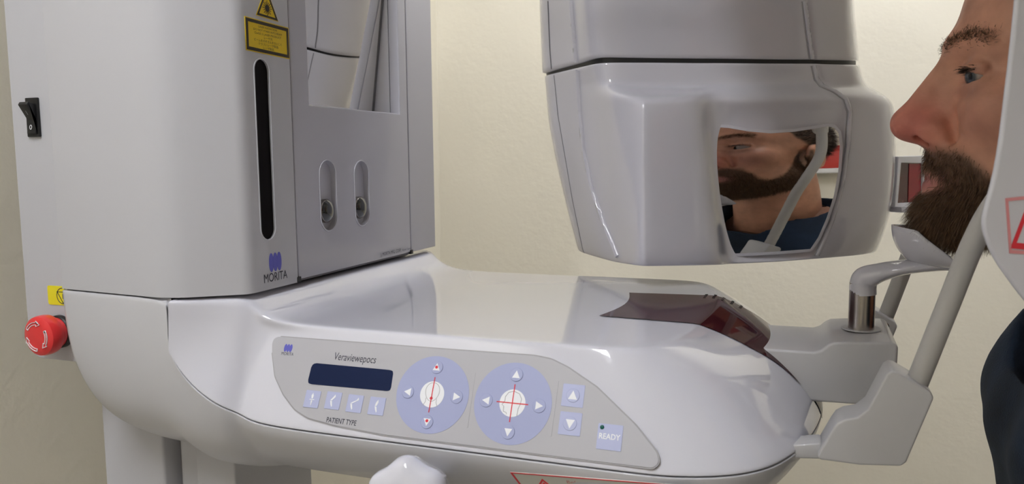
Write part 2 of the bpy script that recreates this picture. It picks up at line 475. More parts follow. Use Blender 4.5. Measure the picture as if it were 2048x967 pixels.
for k in (-1, 0, 1):
    plate('logo_emblem', FRX, [(.0336 + k * .0053 + .0030 * math.cos(a), 1.4218 + .0080 * math.sin(a)) for a in np.linspace(0, 2 * math.pi, 28, endpoint=False)],
          'logo_blue', unit, .0001 + .00005 * (k + 1), .0002)
text('maker_lettering', 'J. MORITA MFG. CORP.', FRX, .2115, 1.4052, .046, 'print_black', unit, .0003, size=.0052)
text('maker_lettering', 'Kyoto Japan', FRX, .2600, 1.4055, .0195, 'print_black', unit, .0003, size=.0034)

# --- rear plate with rocker switch and emergency stop
FRY = Fr((0, 0, 0), (1, 0, 0), (0, 0, 1))          # facing the camera side, on y = 0
rp_o = roundcorner([(-.2535, 1.3275), (-.150, 1.3275), (-.150, ZT - .02), (-.2535, ZT - .02)], [.017, 0, 0, .01])
rear = plate('rear_plate', FRY, rp_o, 'column_white', unit, -.02, .02, .0012)
box('rear_plate_block', (-.248, .018, 1.335), (-.17, .10, ZT - .03), 'column_white', unit)
sw = empty('rocker_switch', (-.2255, 0, 1.5475)); sw.parent = unit; sw.matrix_parent_inverse = world_of(unit).inverted()
u0, v1 = FRY.px(55, 199); u1, v0 = FRY.px(86, 276)
u0, u1 = -.2335, -.2185; v0, v1 = 1.5305, 1.5650
plate('switch_bezel', FRY, rrect(u0, v0, u1, v1, .0008), 'black', sw, 0, .0022, .0006)
rk = [(-.0018, 1.5325), (-.0042, 1.5335), (-.0030, 1.5455), (-.0112, 1.5585), (-.0094, 1.5610), (-.0018, 1.5590)]
rocker = extrude_poly('rocker', [(y, z) for y, z in rk], 'x', u0 + .0022, u1 - .0022, 'black', sw, .0006)
FK = Fr((0, -.0041, 1.5360), (1, 0, 0), (0, .10, .995))
um = (u0 + u1) / 2
ring('off_mark', FK, circ(um, .0030, .0021, ru=.0015), circ(um, .0030, .0016, ru=.0010), 'print_white', sw, .0003)
FK2 = Fr((0, -.0063, 1.5508), (1, 0, 0), (0, -.533, .846))
plate('on_mark', FK2, stroke([(um, -.001), (um, .003)], .0005), 'seam_grey', sw, .0003, .0001)
es = empty('emergency_stop', (-.2265, -.004, 1.352)); es.parent = unit; es.matrix_parent_inverse = world_of(unit).inverted()
ec = (-.2115, 0, 1.3550)
revolve('stop_collar', [(.0150, 0), (.0150, .004), (.0140, .005)], ec, (0, -1, 0), 'black', es, 40)
revolve('stop_neck', [(.0135, .004), (.0135, .013)], ec, (0, -1, 0), 'estop_red', es, 40)
revolve('stop_cap', [(.0140, .0105), (.0174, .012), (.0180, .015), (.0180, .020), (.0173, .0228), (.0148, .0246), (.010, .0252), (.0005, .0254)], ec, (0, -1, 0), 'estop_red', es, 48)
FE = Fr((ec[0], -.0253, ec[2]), (1, 0, 0), (0, 0, 1))
for k in range(3):
    a0 = math.radians(150 - 120 * k); arc = []
    pts = [((.0118) * math.cos(a0 - math.radians(62) * i / 10), (.0118) * math.sin(a0 - math.radians(62) * i / 10)) for i in range(11)]
    body = stroke(pts, .0022)
    ae = a0 - math.radians(62); tip = a0 - math.radians(84)
    L = body[:11]; R = body[11:]
    arrow = L + [(.0142 * math.cos(ae), .0142 * math.sin(ae)), (.0118 * math.cos(tip), .0118 * math.sin(tip)), (.0094 * math.cos(ae), .0094 * math.sin(ae))] + R
    c = (sum(p[0] for p in arrow) / len(arrow), sum(p[1] for p in arrow) / len(arrow))
    closed = arrow + [arrow[0]]
    L2 = stroke(closed, .0005)
    plate('turn_arrow', FE, L2, 'print_white', es, -.0003, .0008)
yb = rrect(-.2245, 1.3790, -.1905, 1.3965, .0020)
yl2 = plate('stop_label', FRY, yb, 'yellow_bright', unit, .0001, .0004, label='bright yellow stop symbol label half hidden by the column')
cx, cy = -.2060, 1.3877
ring('symbol_ring', FRY, circ(cx, cy, .0075), circ(cx, cy, .0069), 'print_black', yl2, .0005)
for a, b in (((-.0072, .0035), (.0072, .0035)), ((-.0065, .0035), (0, -.0068)), ((.0065, .0035), (0, -.0068)), ((0, .0018), (0, -.0028))):
    plate('symbol_line', FRY, stroke([(cx + a[0], cy + a[1]), (cx + b[0], cy + b[1])], .0006), 'print_black', yl2, .0005, .0002)

# --- table arm: control net, near half mirrored to the far half
T27 = math.tan(math.radians(27))
PO = PZ(560, 672, 1.366)
def YP(z): return float(PO[1] - (1.366 - z) * T27)
ZTOP = 1.3755
def lerp(a, b, t): return tuple(a[i] * (1 - t) + b[i] * t for i in range(3))
XN = [(1.3755, .352), (1.371, .365), (1.362, .386), (1.350, .405), (1.335, .421), (1.320, .433), (1.308, .440), (1.298, .443)]
def xn(z): return float(np.interp(-z, [-a for a, b in XN], [b for a, b in XN]))
def ridge(z): return .310 + (1.3755 - z) * .5
ZR = [1.371, 1.362, 1.350, 1.336, 1.323, 1.312, 1.304]
def standard(X, z): return (X, YP(z), z)
rowsN = []
XS = [.045, .12, .20, .265]
NA0 = [.25, .262, .272, .28, .286, .290]
A0 = [(-.05, YC, 1.398), (-.03, YC, 1.398), (-.004, YC, 1.398), (.004, YC, 1.392), (.020, YC, 1.380)] + [(x - .01, YC, ZTOP) for x in (.06, .11, .17, .22)] + [(x, YC, ZTOP) for x in NA0]
A1 = [(-.05, .09, 1.398), (-.03, .09, 1.398), (-.004, .09, 1.398), (.004, .09, 1.392), (.020, .09, 1.380)] + [(x - .006, .09, ZTOP) for x in (.06, .115, .18, .24)] + \
     [(.272, .09, ZTOP), (.286, .095, ZTOP), (.296, .105, ZTOP), (.304, .12, ZTOP), (.311, .145, ZTOP), (.314, YC, ZTOP)]
A2 = [(-.05, -.02, 1.398), (-.03, -.005, 1.398), (-.006, .012, 1.398), (.003, .014, 1.392), (.017, .013, 1.380)] + [(x, .012, ZTOP) for x in XS] + \
     [(.290, .014, ZTOP), (.310, .018, ZTOP), (.322, .030, ZTOP), (.332, .06, ZTOP), (.338, .11, ZTOP), (.340, YC, ZTOP)]
def nose(z):
    yp, r, n = YP(z), ridge(z), xn(z)
    return [(r - .020, yp, z), (r + .002, yp + .002, z), (r + .36 * (n - r), yp + .013, z), (r + .70 * (n - r), yp + .042, z), (n - .006, yp + .125 if yp + .125 < .11 else .11, z), (n, YC, z)]
B = [(-.05, -.037, 1.398), (-.027, -.020, 1.398), (-.006, -.0045, 1.398), (.000, -.0015, 1.393), (.013, -.0050, 1.381)] + [standard(x, ZTOP) for x in XS] + nose(ZTOP)
rowsN = [A0, A1, A2, B]
tops = [(-.050, -.0372, 1.394), (-.027, -.0215, 1.392), (-.003, -.0065, 1.389), (.001, -.0045, 1.384), (.014, YP(1.371), 1.371)]
bots = [(-.050, -.0395, 1.357), (-.034, -.0385, 1.335), (-.006, -.0385, 1.3185), (.004, YP(1.3110), 1.3110), (.016, YP(1.306), 1.306)]
for i, z in enumerate(ZR):
    t = i / (len(ZR) - 1)
    r = []
    for a, b in zip(tops, bots):
        p = list(lerp(a, b, t)); p[1] += (.004 * math.sin(math.pi * t) if -.04 < a[0] < .005 else 0)
        r.append(tuple(p))
    rowsN.append(r + [standard(x, z) for x in XS] + nose(z))
SEAM = rowsN[-1]
def lip(row, dz, inn):
    c = np.array([.22, YC])
    out = []
    for p in row:
        d = c - np.array(p[:2]); 
        d = np.array([0, 1.]) if p[0] < .3 else d / np.linalg.norm(d)
        out.append((p[0] + d[0] * inn, p[1] + d[1] * inn, p[2] - dz))
    return out
rowsN.append(lip(SEAM, .0014, .0003)); rowsN.append(lip(SEAM, .0018, .006))
def net_half(rows, crease_rows=(), crease_cols=(), corner=()):
    R, Cn = len(rows), len(rows[0])
    v = [p for r in rows for p in r]; n = len(v)
    v += [(p[0], 2 * YC - p[1], p[2]) for p in v]
    f = []
    for i in range(R - 1):
        for j in range(Cn - 1):
            a, b, c, d = i * Cn + j, i * Cn + j + 1, (i + 1) * Cn + j + 1, (i + 1) * Cn + j
            f.append((a, d, c, b)); f.append((a + n, b + n, c + n, d + n))
    me = mesh_from(v, f)
    bm = bmesh.new(); bm.from_mesh(me)
    bm.verts.ensure_lookup_table()
    ce = bm.edges.layers.float.new('crease_edge'); cv = bm.verts.layers.float.new('crease_vert')
    for e in bm.edges:
        a, b = [x.index % n for x in e.verts]
        for r, val in crease_rows:
            if a // Cn == r and b // Cn == r: e[ce] = val
        for c, val in crease_cols:
            if a % Cn == c and b % Cn == c: e[ce] = val
    for r, c in corner:
        for k in (0, n): bm.verts[r * Cn + c + k][cv] = 1.0
    bmesh.ops.remove_doubles(bm, verts=bm.verts, dist=1e-5)
    bmesh.ops.recalc_face_normals(bm, faces=bm.faces)
    bm.to_mesh(me); bm.free()
    return me
shell = subsurf(link('table_shell', net_half(rowsN, crease_rows=((len(rowsN) - 2, .6),)), 'gloss_white', unit), 4)
bake(shell); shell.data.polygons.foreach_set('use_smooth', [True] * len(shell.data.polygons))
shell['label'] = 'glossy white table arm housing'
# skirt below the seam
def ql(z, ys, xs_): return [(xs_[0], YC, z), (xs_[0], ys[0] + .02, z)] + [(xx, yy, z) for xx, yy in zip(xs_, ys)]
QX, QY = (-.179, -.15, -.10, -.0515), (-.024, -.0268, -.032, -.0370)
def skirtrow(left, dz, inn, zmin=None):
    rr = lip(SEAM, dz, inn)
    if zmin is not None: rr = [(p[0], p[1], zmin) for p in rr]
    return left + rr
S0 = skirtrow(ql(1.3985, [y + .005 for y in QY], QX) + [(-.0512, -.0340, 1.378)], .0026, .005)
S0b = skirtrow(ql(1.3980, QY, QX) + [(-.0512, -.0385, 1.376)], .0027, -.0002)
S1 = skirtrow(ql(1.370, (-.024, -.028, -.0335, -.0380), (-.178, -.15, -.10, -.056)) + [(-.0535, -.0390, 1.357)], .010, .0010)
S2 = skirtrow(ql(1.330, (-.0225, -.0268, -.032, -.0360), (-.173, -.147, -.10, -.068)) + [(-.057, -.0360, 1.321)], .020, .007)
S2[7] = (-.045, -.0360, 1.313); S2[8] = (-.029, -.0350, 1.302); S2 = [p if i < 9 else (p[0], p[1], min(p[2], 1.290)) for i, p in enumerate(S2)]
S3 = skirtrow(ql(1.275, (-.008, -.017, -.022, -.0235), (-.150, -.130, -.09, -.070)) + [(-.056, -.0235, 1.266)], 0, .024, 1.262)
S3[7] = (-.043, -.0230, 1.265); S3[8] = (-.027, -.0220, 1.263)
S4 = skirtrow(ql(1.244, (.050, .045, .043, .042), (-.10, -.085, -.065, -.052)) + [(-.040, .042, 1.238)], 0, .078, 1.232)
S5 = [(min(p[0], .40) * .9, YC, 1.230) for p in S4]
skirt = subsurf(link('lower_skirt', net_half([S0, S0b, S1, S2, S3, S4, S5], crease_rows=((1, .8),), crease_cols=((2, .6),), corner=((1, 5), (0, 5))), 'skirt_white', unit), 3)
bake(skirt); skirt.data.polygons.foreach_set('use_smooth', [True] * len(skirt.data.polygons))

# --- maroon window draped over the nose
SB = bvh_of(shell)
wp = []
for q_ in ((1200, 632), (1300, 640), (1375, 646), (1410, 654), (1440, 666), (1500, 696), (1560, 732), (1600, 769), (1632, 806)):
    h = SB.ray_cast(Vector(CAM), Vector(ray(*q_)).normalized())
    if h[0] is not None: wp.append((h[0].x, h[0].y))
wp.append((.446, wp[-1][1]))
nb = sorted(wp)
def nearb(x): return float(np.interp(x, [p[0] for p in nb], [p[1] for p in nb]))
# left end is concave: the sheet is made of fixed-fraction columns so both points run out to the left
v, f = [], []
NX, NY = 70, 24
for k in range(NY + 1):
    s = k / NY; xl = .262 + .009 * math.sin(math.pi * s)
    for i in range(NX + 1):
        q = i / NX; q = 1 - (1 - q) ** 1.7
        x = xl + (.4380 - xl) * q
        a = nearb(x); b = 2 * .172 - a
        y = a + (b - a) * s
        h = SB.ray_cast(Vector((x, y, 1.6)), Vector((0, 0, -1)))
        p, nn = (h[0], h[1]) if h[0] is not None else (Vector((x, y, 1.30)), Vector((1, 0, 0)))
        if nn.z < 0: nn = -nn
        v.append(p + Vector((.0004, 0, .0006)))
for k in range(NY):
    for i in range(NX):
        a = k * (NX + 1) + i; f.append((a, a + 1, a + NX + 2, a + NX + 1))
me = mesh_from(v, f); recalc(me)
win = link('maroon_window', me, 'maroon_window', unit)
win['label'] = 'dark maroon glossy window wrapped over the nose of the table'
# speaker holes on the window's far side
for i in range(5):
    for j in range(3):
        x, y = .335 + i * .008, .225 + j * .008 + (i % 2) * .002
        h = SB.ray_cast(Vector((x, y, 1.6)), Vector((0, 0, -1)))
        nn = h[1] if h[1].z > 0 else -h[1]
        revolve('speaker_hole', [(.0014, -.0005), (.0014, .0010)], h[0], nn, 'black', unit, 10)

# --- control panel membrane
FP = Fr(PO, (1, 0, 0), (0, math.sin(math.radians(27)), math.cos(math.radians(27))))
mo = [(556, 673), (900, 699), (1069, 711), (1103, 718), (1137, 735), (1194, 774), (1272, 850), (1315, 905), (1319, 925), (1306, 936), (1150, 917), (960, 893),
      (770, 869), (669, 850), (618, 836), (591, 819), (568, 789), (551, 752), (545, 700), (546, 680)]
mo = [FP.px(*p) for p in mo]
def densify(pts, d=.012):
    q = []
    for i in range(len(pts)):
        a, b = pts[i], pts[(i + 1) % len(pts)]; n = max(1, int(math.hypot(b[0] - a[0], b[1] - a[1]) / d))
        q += [(a[0] + (b[0] - a[0]) * k / n, a[1] + (b[1] - a[1]) * k / n) for k in range(n)]
    return q
mo = smooth_poly(densify(mo, .0045), 2)
memb = plate('control_panel', FP, mo, 'membrane', unit, -.0008, .0018, .0003, label='grey membrane control panel')
cxm = sum(p[0] for p in mo) / len(mo); cym = sum(p[1] for p in mo) / len(mo)
def offs(pts, d):
    out = []; n = len(pts)
    A = sum(pts[i][0] * pts[(i + 1) % n][1] - pts[(i + 1) % n][0] * pts[i][1] for i in range(n))
    sg = 1 if A > 0 else -1
    for i in range(n):
        a, b = pts[i - 1], pts[(i + 1) % n]; dx, dy = b[0] - a[0], b[1] - a[1]; l = math.hypot(dx, dy) or 1
        out.append((pts[i][0] + sg * dy / l * d, pts[i][1] - sg * dx / l * d))
    return out
plate('panel_rim', FP, offs(mo, .0008), 'seam_grey', memb, -.0010, .0016, 0, holes=[offs(mo, -.0001)])
H = .0010
dsp = [FP.px(*p) for p in [(632, 726), (783, 740), (788, 743), (783, 778), (778, 782), (622, 768), (617, 764), (625, 731)]]
plate('display', FP, smooth_poly(densify(dsp, .006), 1), 'display', memb, H, .0003, label='dark blue display window')
# patient type keys
def pquad(name, pxs, material, r=.0):
    return plate(name, FP, [FP.px(*p) for p in pxs], material, memb, H, .0004, .00015)
def uvc(x, y): return FP.px(x, y)
KS = [(626, 798), (668, 801), (711, 807), (755, 812)]
kw, kh = .0066, .0066
for i, (x, y) in enumerate(KS):
    u, vv_ = uvc(x, y)
    plate('patient_key', FP, rrect(u - kw, vv_ - kh, u + kw, vv_ + kh, .0006), 'key_pale', memb, H, .0004, .0001)
    s = .0048
    if i == 0:
        sh = [[(0, 1.0), (.22, .55), (.12, .1), (-.12, .1), (-.22, .55)], [(-.45, -.12), (.45, -.12), (.45, 0), (-.45, 0)], [(-.14, -.2), (.14, -.2), (.05, -1), (-.05, -1)]]
    else:
        k = [0, -.38, -.62, -.2][i]; t = [0, .25, .55, .1][i]
        sh = [[(t, 1.0), (t + .12, .6), (k + .18, -.02), (k - .12, .02), (t - .30, .55)], [(k - .12, -.05), (k + .22, -.1), (k + .42, -.85), (k + .30, -1.0), (k + .06, -.6)]]
    for q in sh:
        plate('key_symbol', FP, [(u + a * s, vv_ + b * s) for a, b in q], 'print_white', memb, H + .0005, .0001)
a = uvc(655, 838); b = uvc(714, 846)
text('panel_lettering', 'PATIENT TYPE', FP, a[0], (a[1] + b[1]) / 2 - .002, b[0] - a[0], 'print_black', memb, H + .0001, size=.0055, bold=.01)
a = uvc(669, 719); b = uvc(752, 727)
text('panel_lettering', 'Veraviewepocs', FP, a[0], a[1] - .0001, b[0] - a[0], 'print_black', memb, H + .0001, size=.0085, shear=.12)
a = uvc(564, 709); b = uvc(588, 711)
text('panel_lettering', 'MORITA', FP, a[0], a[1] - .0002, b[0] - a[0], 'print_black', memb, H + .0001, size=.0036)
a = uvc(578, 696)
for k in (-1, 0, 1):
    plate('panel_emblem', FP, [(a[0] + k * .0025 + .0014 * math.cos(t), a[1] + .0032 * math.sin(t)) for t in np.linspace(0, 2 * math.pi, 20, endpoint=False)], 'logo_blue', memb, H + .00003 * k + .00003, .0001)
# joystick discs
def triang(u, v, s, ang):
    c, sn = math.cos(ang), math.sin(ang)
    return [(u + c * x - sn * y, v + sn * x + c * y) for x, y in ((0, s), (s * .95, -s * .8), (-s * .95, -s * .8))]
def disc(pl, pr, pt, pb, name):
    u0_ = uvc(*pl)[0]; u1_ = uvc(*pr)[0]; v1_ = uvc(*pt)[1]; v0_ = uvc(*pb)[1]
    u, v = (u0_ + u1_) / 2, (v0_ + v1_) / 2
    ru, rv_ = (u1_ - u0_) / 2, (v1_ - v0_) / 2
    plate(name, FP, circ(u, v, rv_, 60, ru), 'key_blue', memb, H, .0002)
    r = (ru + rv_) / 2
    plate('centre_dot', FP, circ(u, v, r * .335, 40), 'print_white', memb, H + .0002, .0001)
    q = r * .70; out = []
    for (dx, dy, an) in ((0, q, 0), (0, -q, math.pi), (-q * .98, 0, math.pi / 2), (q * .98, 0, -math.pi / 2)):
        plate('arrow_dome', FP, circ(u + dx, v + dy, r * .17, 24), 'key_blue', memb, H + .0002, .0005, .0003)
        plate('arrow_key', FP, triang(u + dx, v + dy, r * .105, an), 'print_white', memb, H + .0007, .0001)
        out.append((u + dx, v + dy))
    return u, v, r, out
u, v, r, ar = disc((795, 783), (938, 797), (873, 712), (860, 868), 'key_disc')
for p in ar[:2]: plate('red_dot', FP, circ(p[0], p[1] - (.0 if p[1] > v else -.0008), r * .04, 14), 'print_red', memb, H + .0009, .0001)
hd = [(u + .19 * r * math.cos(t) * (1 - .12 * math.sin(t) * -1), v + r * .06 + r * .235 * math.sin(t)) for t in np.linspace(0, 2 * math.pi, 36, endpoint=False)]
ring('head_outline', FP, offs(hd, .0002), offs(hd, -.0001), 'seam_grey', memb, H + .0003, .0001)
for s in (-1, 1):
    plate('head_outline', FP, stroke([(u + s * .15 * r, v - .10 * r), (u + s * .15 * r, v - .2 * r), (u + s * .20 * r, v - .3 * r)], .0003), 'seam_grey', memb, H + .0003, .0001)
plate('red_line', FP, stroke([(u, v + .44 * r), (u, v - .46 * r)], .0007), 'print_red', memb, H + .0004, .0001)
plate('red_dot', FP, circ(u, v - .1 * r, r * .04, 14), 'print_red', memb, H + .0005, .0001)
u, v, r, ar = disc((950, 800), (1104, 815), (1032, 725), (1019, 890), 'key_disc')
hp = [(.16, -.30), (.17, -.12), (.21, 0), (.22, .12), (.15, .24), (.0, .29), (-.13, .25), (-.2, .14), (-.2, .04), (-.26, -.06), (-.21, -.09), (-.20, -.22), (-.12, -.24), (-.11, -.28)]
hp = [(u + a * r, v + b * r) for a, b in hp]
plate('head_outline', FP, stroke(hp, .0004), 'seam_grey', memb, H + .0003, .0001)
plate('red_line', FP, stroke([(u, v + .46 * r), (u, v - .46 * r)], .0007), 'print_red', memb, H + .0004, .0001)
plate('red_line', FP, stroke([(u - .41 * r, v), (u + .41 * r, v)], .0007), 'print_red', memb, H + .00045, .0001)
# emboss lines between the groups
for (x0_, y0_, x1_, y1_) in ((951, 745, 935, 855), (1117, 762, 1102, 872)):
    plate('emboss_line', FP, stroke([uvc(x0_, y0_), uvc(x1_, y1_)], .0012), 'membrane', memb, H - .0002, .0004, .0001)
for (x, y, an) in ((1147, 791, 0), (1141, 847, math.pi)):
    a, b = uvc(x, y)
    plate('height_key', FP, rrect(a - .0078, b - .0078, a + .0078, b + .0078, .0006), 'key_pale', memb, H, .0003, .0001)
    plate('key_dome', FP, circ(a, b, .0048, 24), 'key_pale', memb, H + .0002, .0005, .0003)
    plate('arrow_key', FP, triang(a, b, .0034, an), 'print_white', memb, H + .0007, .0001)
a, b = uvc(1220, 874)
plate('ready_key', FP, rrect(a - .0085, b - .0085, a + .0085, b + .0085, .0006), 'key_pale', memb, H, .0003, .0001)
text('panel_lettering', 'READY', FP, a, b - .0015, .0145, 'print_white', memb, H + .0004, size=.0052, bold=.02, align='CENTER')
a, b = uvc(1205, 854)
revolve('ready_lamp', [(.0015, 0), (.0014, .0006), (.0007, .001)], FP.w(a, b, H), FP.n, 'led_green', memb, 16)

# --- warning label on the skirt, star knob
KB = bvh_of(skirt)
def hitk(x, y):
    h = KB.ray_cast(Vector(CAM), Vector(ray(x, y)).normalized()); return np.array(h[0]), np.array(h[1])
try:
    pa, na = hitk(1022, 945); pb, nb_ = hitk(1280, 965); pc, nc = hitk(1060, 966)
    ux = (pb - pa) / np.linalg.norm(pb - pa); n0 = np.cross(ux, pc - pa); n0 /= np.linalg.norm(n0)
    if n0 @ (CAM - pa) < 0: n0 = -n0
    FW = Fr(pa, ux, np.cross(n0, ux))
    W_, Hh = .125, .045
    wl = plate('warning_label', FW, [(0, .002), (W_, .002), (W_, -Hh), (.012, -Hh)], 'label_cream', unit, .0002, .0006, label='cream warning label with red border under the panel')
    ring('label_border', FW, [(0, .002), (W_, .002), (W_, -Hh), (.012, -Hh)], [(.0018, .001), (W_ - .001, .001), (W_ - .001, -Hh + .001), (.0128, -Hh + .001)], 'print_red', wl, .0008)
    tt = [(.004 + .008, -.020), (.034, -.020), (.0225, -.0025)]
    ring('label_triangle', FW, tt, tshrink(tt, .78), 'print_red', wl, .0008)
    plate('label_mark', FW, stroke([(.0225, -.007), (.0235, -.014)], .0012), 'print_red', wl, .0008)
    text('label_lettering', 'Before operating', FW, .040, -.0056, .036, 'print_red', wl, .0008, size=.0048)
except Exception as ex:
    print('label skipped', ex)
kc = PY(810, 1003, -.078)
def lob(r, t, h): return r * (1 + .055 * math.cos(6 * (t - math.radians(96))) * (1 if r > .012 else .2))
revolve('star_knob', [(.010, -.055), (.010, -.022), (.021, -.020), (.0270, -.014), (.0280, -.004), (.0262, .0020), (.0225, .0050), (.012, .0062), (.0005, .0064)],
        kc, (.10, -.97, .20), 'gloss_white', unit, 90, lobes=lob)

# --- pole under the column
pole = box('pole', (-.215, .040, 0), (-.1405, .16, 1.300), 'column_white', unit, .003)
box('pole_groove', (-.1405, .062, 0), (-.130, .16, 1.28), 'seam_grey', unit)
box('pole_web', (-.130, .052, 0), (-.104, .16, 1.28), 'column_white', unit)
box('pole_side', (-.104, .042, 0), (-.060, .16, 1.28), 'column_white', unit, .002)
box('pole_foot', (-.26, -.03, 0), (.10, .38, .03), 'column_white', unit, .006)
# overhead beam
box('overhead_beam', (-.17, .05, 1.965), (.62, .29, 2.10), 'column_white', unit, .02)

# --- chin rest bracket
def prof(pxs, y): return [(float(PY(*p, y)[0]), float(PY(*p, y)[2])) for p in pxs]
bp_ = prof([(1480, 690), (1535, 697), (1628, 703), (1642, 699), (1655, 689), (1666, 684), (1700, 683), (1786, 684), (1797, 692), (1793, 760), (1783, 800), (1772, 810), (1731, 810), (1600, 801), (1500, 790)], .125)
br = extrude_poly('chin_rest_bracket', bp_, 'y', .125, .222, 'bracket_white', unit, .006, 4)
# ------------------------------------------------------------------ chin rest
PXC = .4665
zt = max(p[1] for p in bp_)
chin = empty('chin_rest', (PXC, YC, zt), 'white chin cup on a steel post under the man\'s beard', 'chin rest')
revolve('post_ring', [(.0150, -.0002), (.0150, .0006), (.0118, .0004)], (PXC, YC, zt), (0, 0, 1), 'bracket_white', chin, 40)
revolve('post', [(.0100, -.002), (.0100, .0375), (.0095, .038)], (PXC, YC, zt), (0, 0, 1), 'steel', chin, 40)
ap = [PY(x, y, YC) for x, y in ((1726, 588), (1726, 570), (1732, 556), (1758, 545), (1800, 535), (1850, 530), (1905, 528))]
tube('chin_rest_arm', ap, [(.0102, .0102), (.0104, .0104), (.0120, .0100), (.0150, .0075), (.0165, .0058), (.0165, .0050), (.0130, .0045)], 'head_white', chin, 24)
# cup: front wall and sides of a shallow scoop
def cup():
    n, mR = 40, 10
    v, f = [], []
    for i in range(n + 1):
        t = i / n; a = math.radians(-115 + 230 * t); ca, sa = math.cos(a), math.sin(a)
        side = (1 - ca) / 2
        ztop = 1.4515 - .003 * min(1, side * 3) - .026 * max(0, (side - .22) / .5)
        zbot = 1.4225 - .002 * side
        for j in range(mR + 1):
            s = j / mR
            rr = 1 - .50 * (1 - s) ** 1.9
            ex = .520 - .0330 * ca * rr * (1.0 if ca > 0 else .9)
            v.append((ex, YC + .0275 * sa * rr, zbot + (max(ztop, zbot + .004) - zbot) * s ** 1.35))
    m = mR + 1
    for i in range(n):
        for j in range(mR): f.append((i * m + j, (i + 1) * m + j, (i + 1) * m + j + 1, i * m + j + 1))
    c = len(v); v.append((.520, YC, 1.4215))
    for i in range(n): f.append((i * m, c, (i + 1) * m))
    me = mesh_from(v, f); recalc(me)
    o = link('chin_cup', me, 'head_white', chin)
    s = o.modifiers.new('solid', 'SOLIDIFY'); s.thickness = .0022; s.offset = 0
    return o
cup()

# ------------------------------------------------------------------ head supports
def support(near):
    def fl(p): return p if near else (p[0], 2 * YC - p[1], p[2])
    y0_, y1_ = (.038, .070) if near else (2 * YC - .070, 2 * YC - .038)
    e = empty('head_support', fl((.46, .054, 1.30)),
              'thick grey-white rod and angular white holder nearest the camera' if near else 'grey rod with screwed bracket behind the steel chin rest post', 'head support', 'rods beside the patient\'s head')
    pts = prof([(1639, 919), (1634, 911), (1664, 860), (1674, 846), (1690, 838), (1715, 834), (1736, 818), (1774, 747), (1783, 741), (1794, 743), (1862, 783), (1868, 796), (1813, 924), (1802, 932), (1721, 930)], .038)
    extrude_poly('holder', pts, 'y', y0_, y1_, 'bracket_white', e, .0045, 4)
    tp = prof([(1575, 889), (1640, 884), (1650, 905), (1642, 917), (1580, 915)], .045)
    extrude_poly('mounting_tab', tp, 'y', y0_ + .006, y1_ - .006, 'bracket_white', e, .0015)
    a = PY(1820, 800, .052); b = PY(1892, 620, .052); c = PY(1950, 478, .048)
    d = c + (c - b) * .6 + np.array([.004, -.002, 0])
    path = [a, b, c, d, d + np.array([.030, -.002, .050]), d + np.array([.048, .002, .11])]
    if near:
        tube('rod', [fl(tuple(p)) for p in path], [.0070] * 6, 'rod_white', e, 20)
    else:
        tube('rod', [fl(tuple(p)) for p in path], [.0070] * 6, 'rod_white', e, 20)
    pe = path[-1]
    tube('temple_pad', [fl((pe[0], pe[1] + .002, pe[2] - .012)), fl((pe[0], pe[1] + .002, pe[2] + .004)), fl((pe[0], pe[1] + .002, pe[2] + .022))], [.0085, .0115, .0085], 'rod_white', e, 20)
    sc = fl((.4925, .0705, 1.350))
    revolve('screw', [(.0036, 0), (.0036, .0012), (.0026, .0020), (.0005, .0021)], sc, (0, 1 if near else -1, 0), 'steel', e, 20)
support(True); support(False)

# ------------------------------------------------------------------ rotating arm: tube head, sensor, near housing
arm = empty('rotating_xray_arm', (.36, .42, 1.39),
            'grey-white rotating x-ray head with inset mirror, split by a black seam, behind the chin rest', 'x-ray head')
HY = math.radians(7.0)
hx = _r * math.cos(HY) + _fh * math.sin(HY); hn = _r * math.sin(HY) - _fh * math.cos(HY)   # hn points to the camera
H0 = PD(1195, 118, .835)
def HP(x, y, b): return onplane(x, y, hn, H0 + hn * b)
def ringnet(rows, topcap, botcap, material, name, parent, lv=3, creases=(), ccreases=()):
    n = len(rows[0]); v = [p for r in rows for p in r]; f = []
    for i in range(len(rows) - 1):
        for j in range(n):
            k = (j + 1) % n
            f.append((i * n + j, (i + 1) * n + j, (i + 1) * n + k, i * n + k))
    if topcap: f.append(list(range(n)))
    if botcap: f.append([(len(rows) - 1) * n + j for j in range(n)][::-1])
    me = mesh_from(v, f); recalc(me)
    at = me.attributes.new('crease_edge', 'FLOAT', 'EDGE')
    for e in me.edges:
        a, b = e.vertices
        for (r, val) in creases:
            if a // n == r and b // n == r: at.data[e.index].value = val
        for (c, r0, r1, val) in ccreases:
            if a % n == c and b % n == c and r0 <= min(a // n, b // n) and max(a // n, b // n) <= r1: at.data[e.index].value = val
    return subsurf(link(name, me, material, parent), lv)
def hrow(pts, backL, backR):
    r = [HP(*backL)] + [HP(*p) for p in pts] + [HP(*backR)]
    return r
def inw(row, k, dz=0.0):
    c = np.mean(row, axis=0)
    return [np.array([p[0] + (c[0] - p[0]) * k, p[1] + (c[1] - p[1]) * k, p[2] + dz]) for p in row]
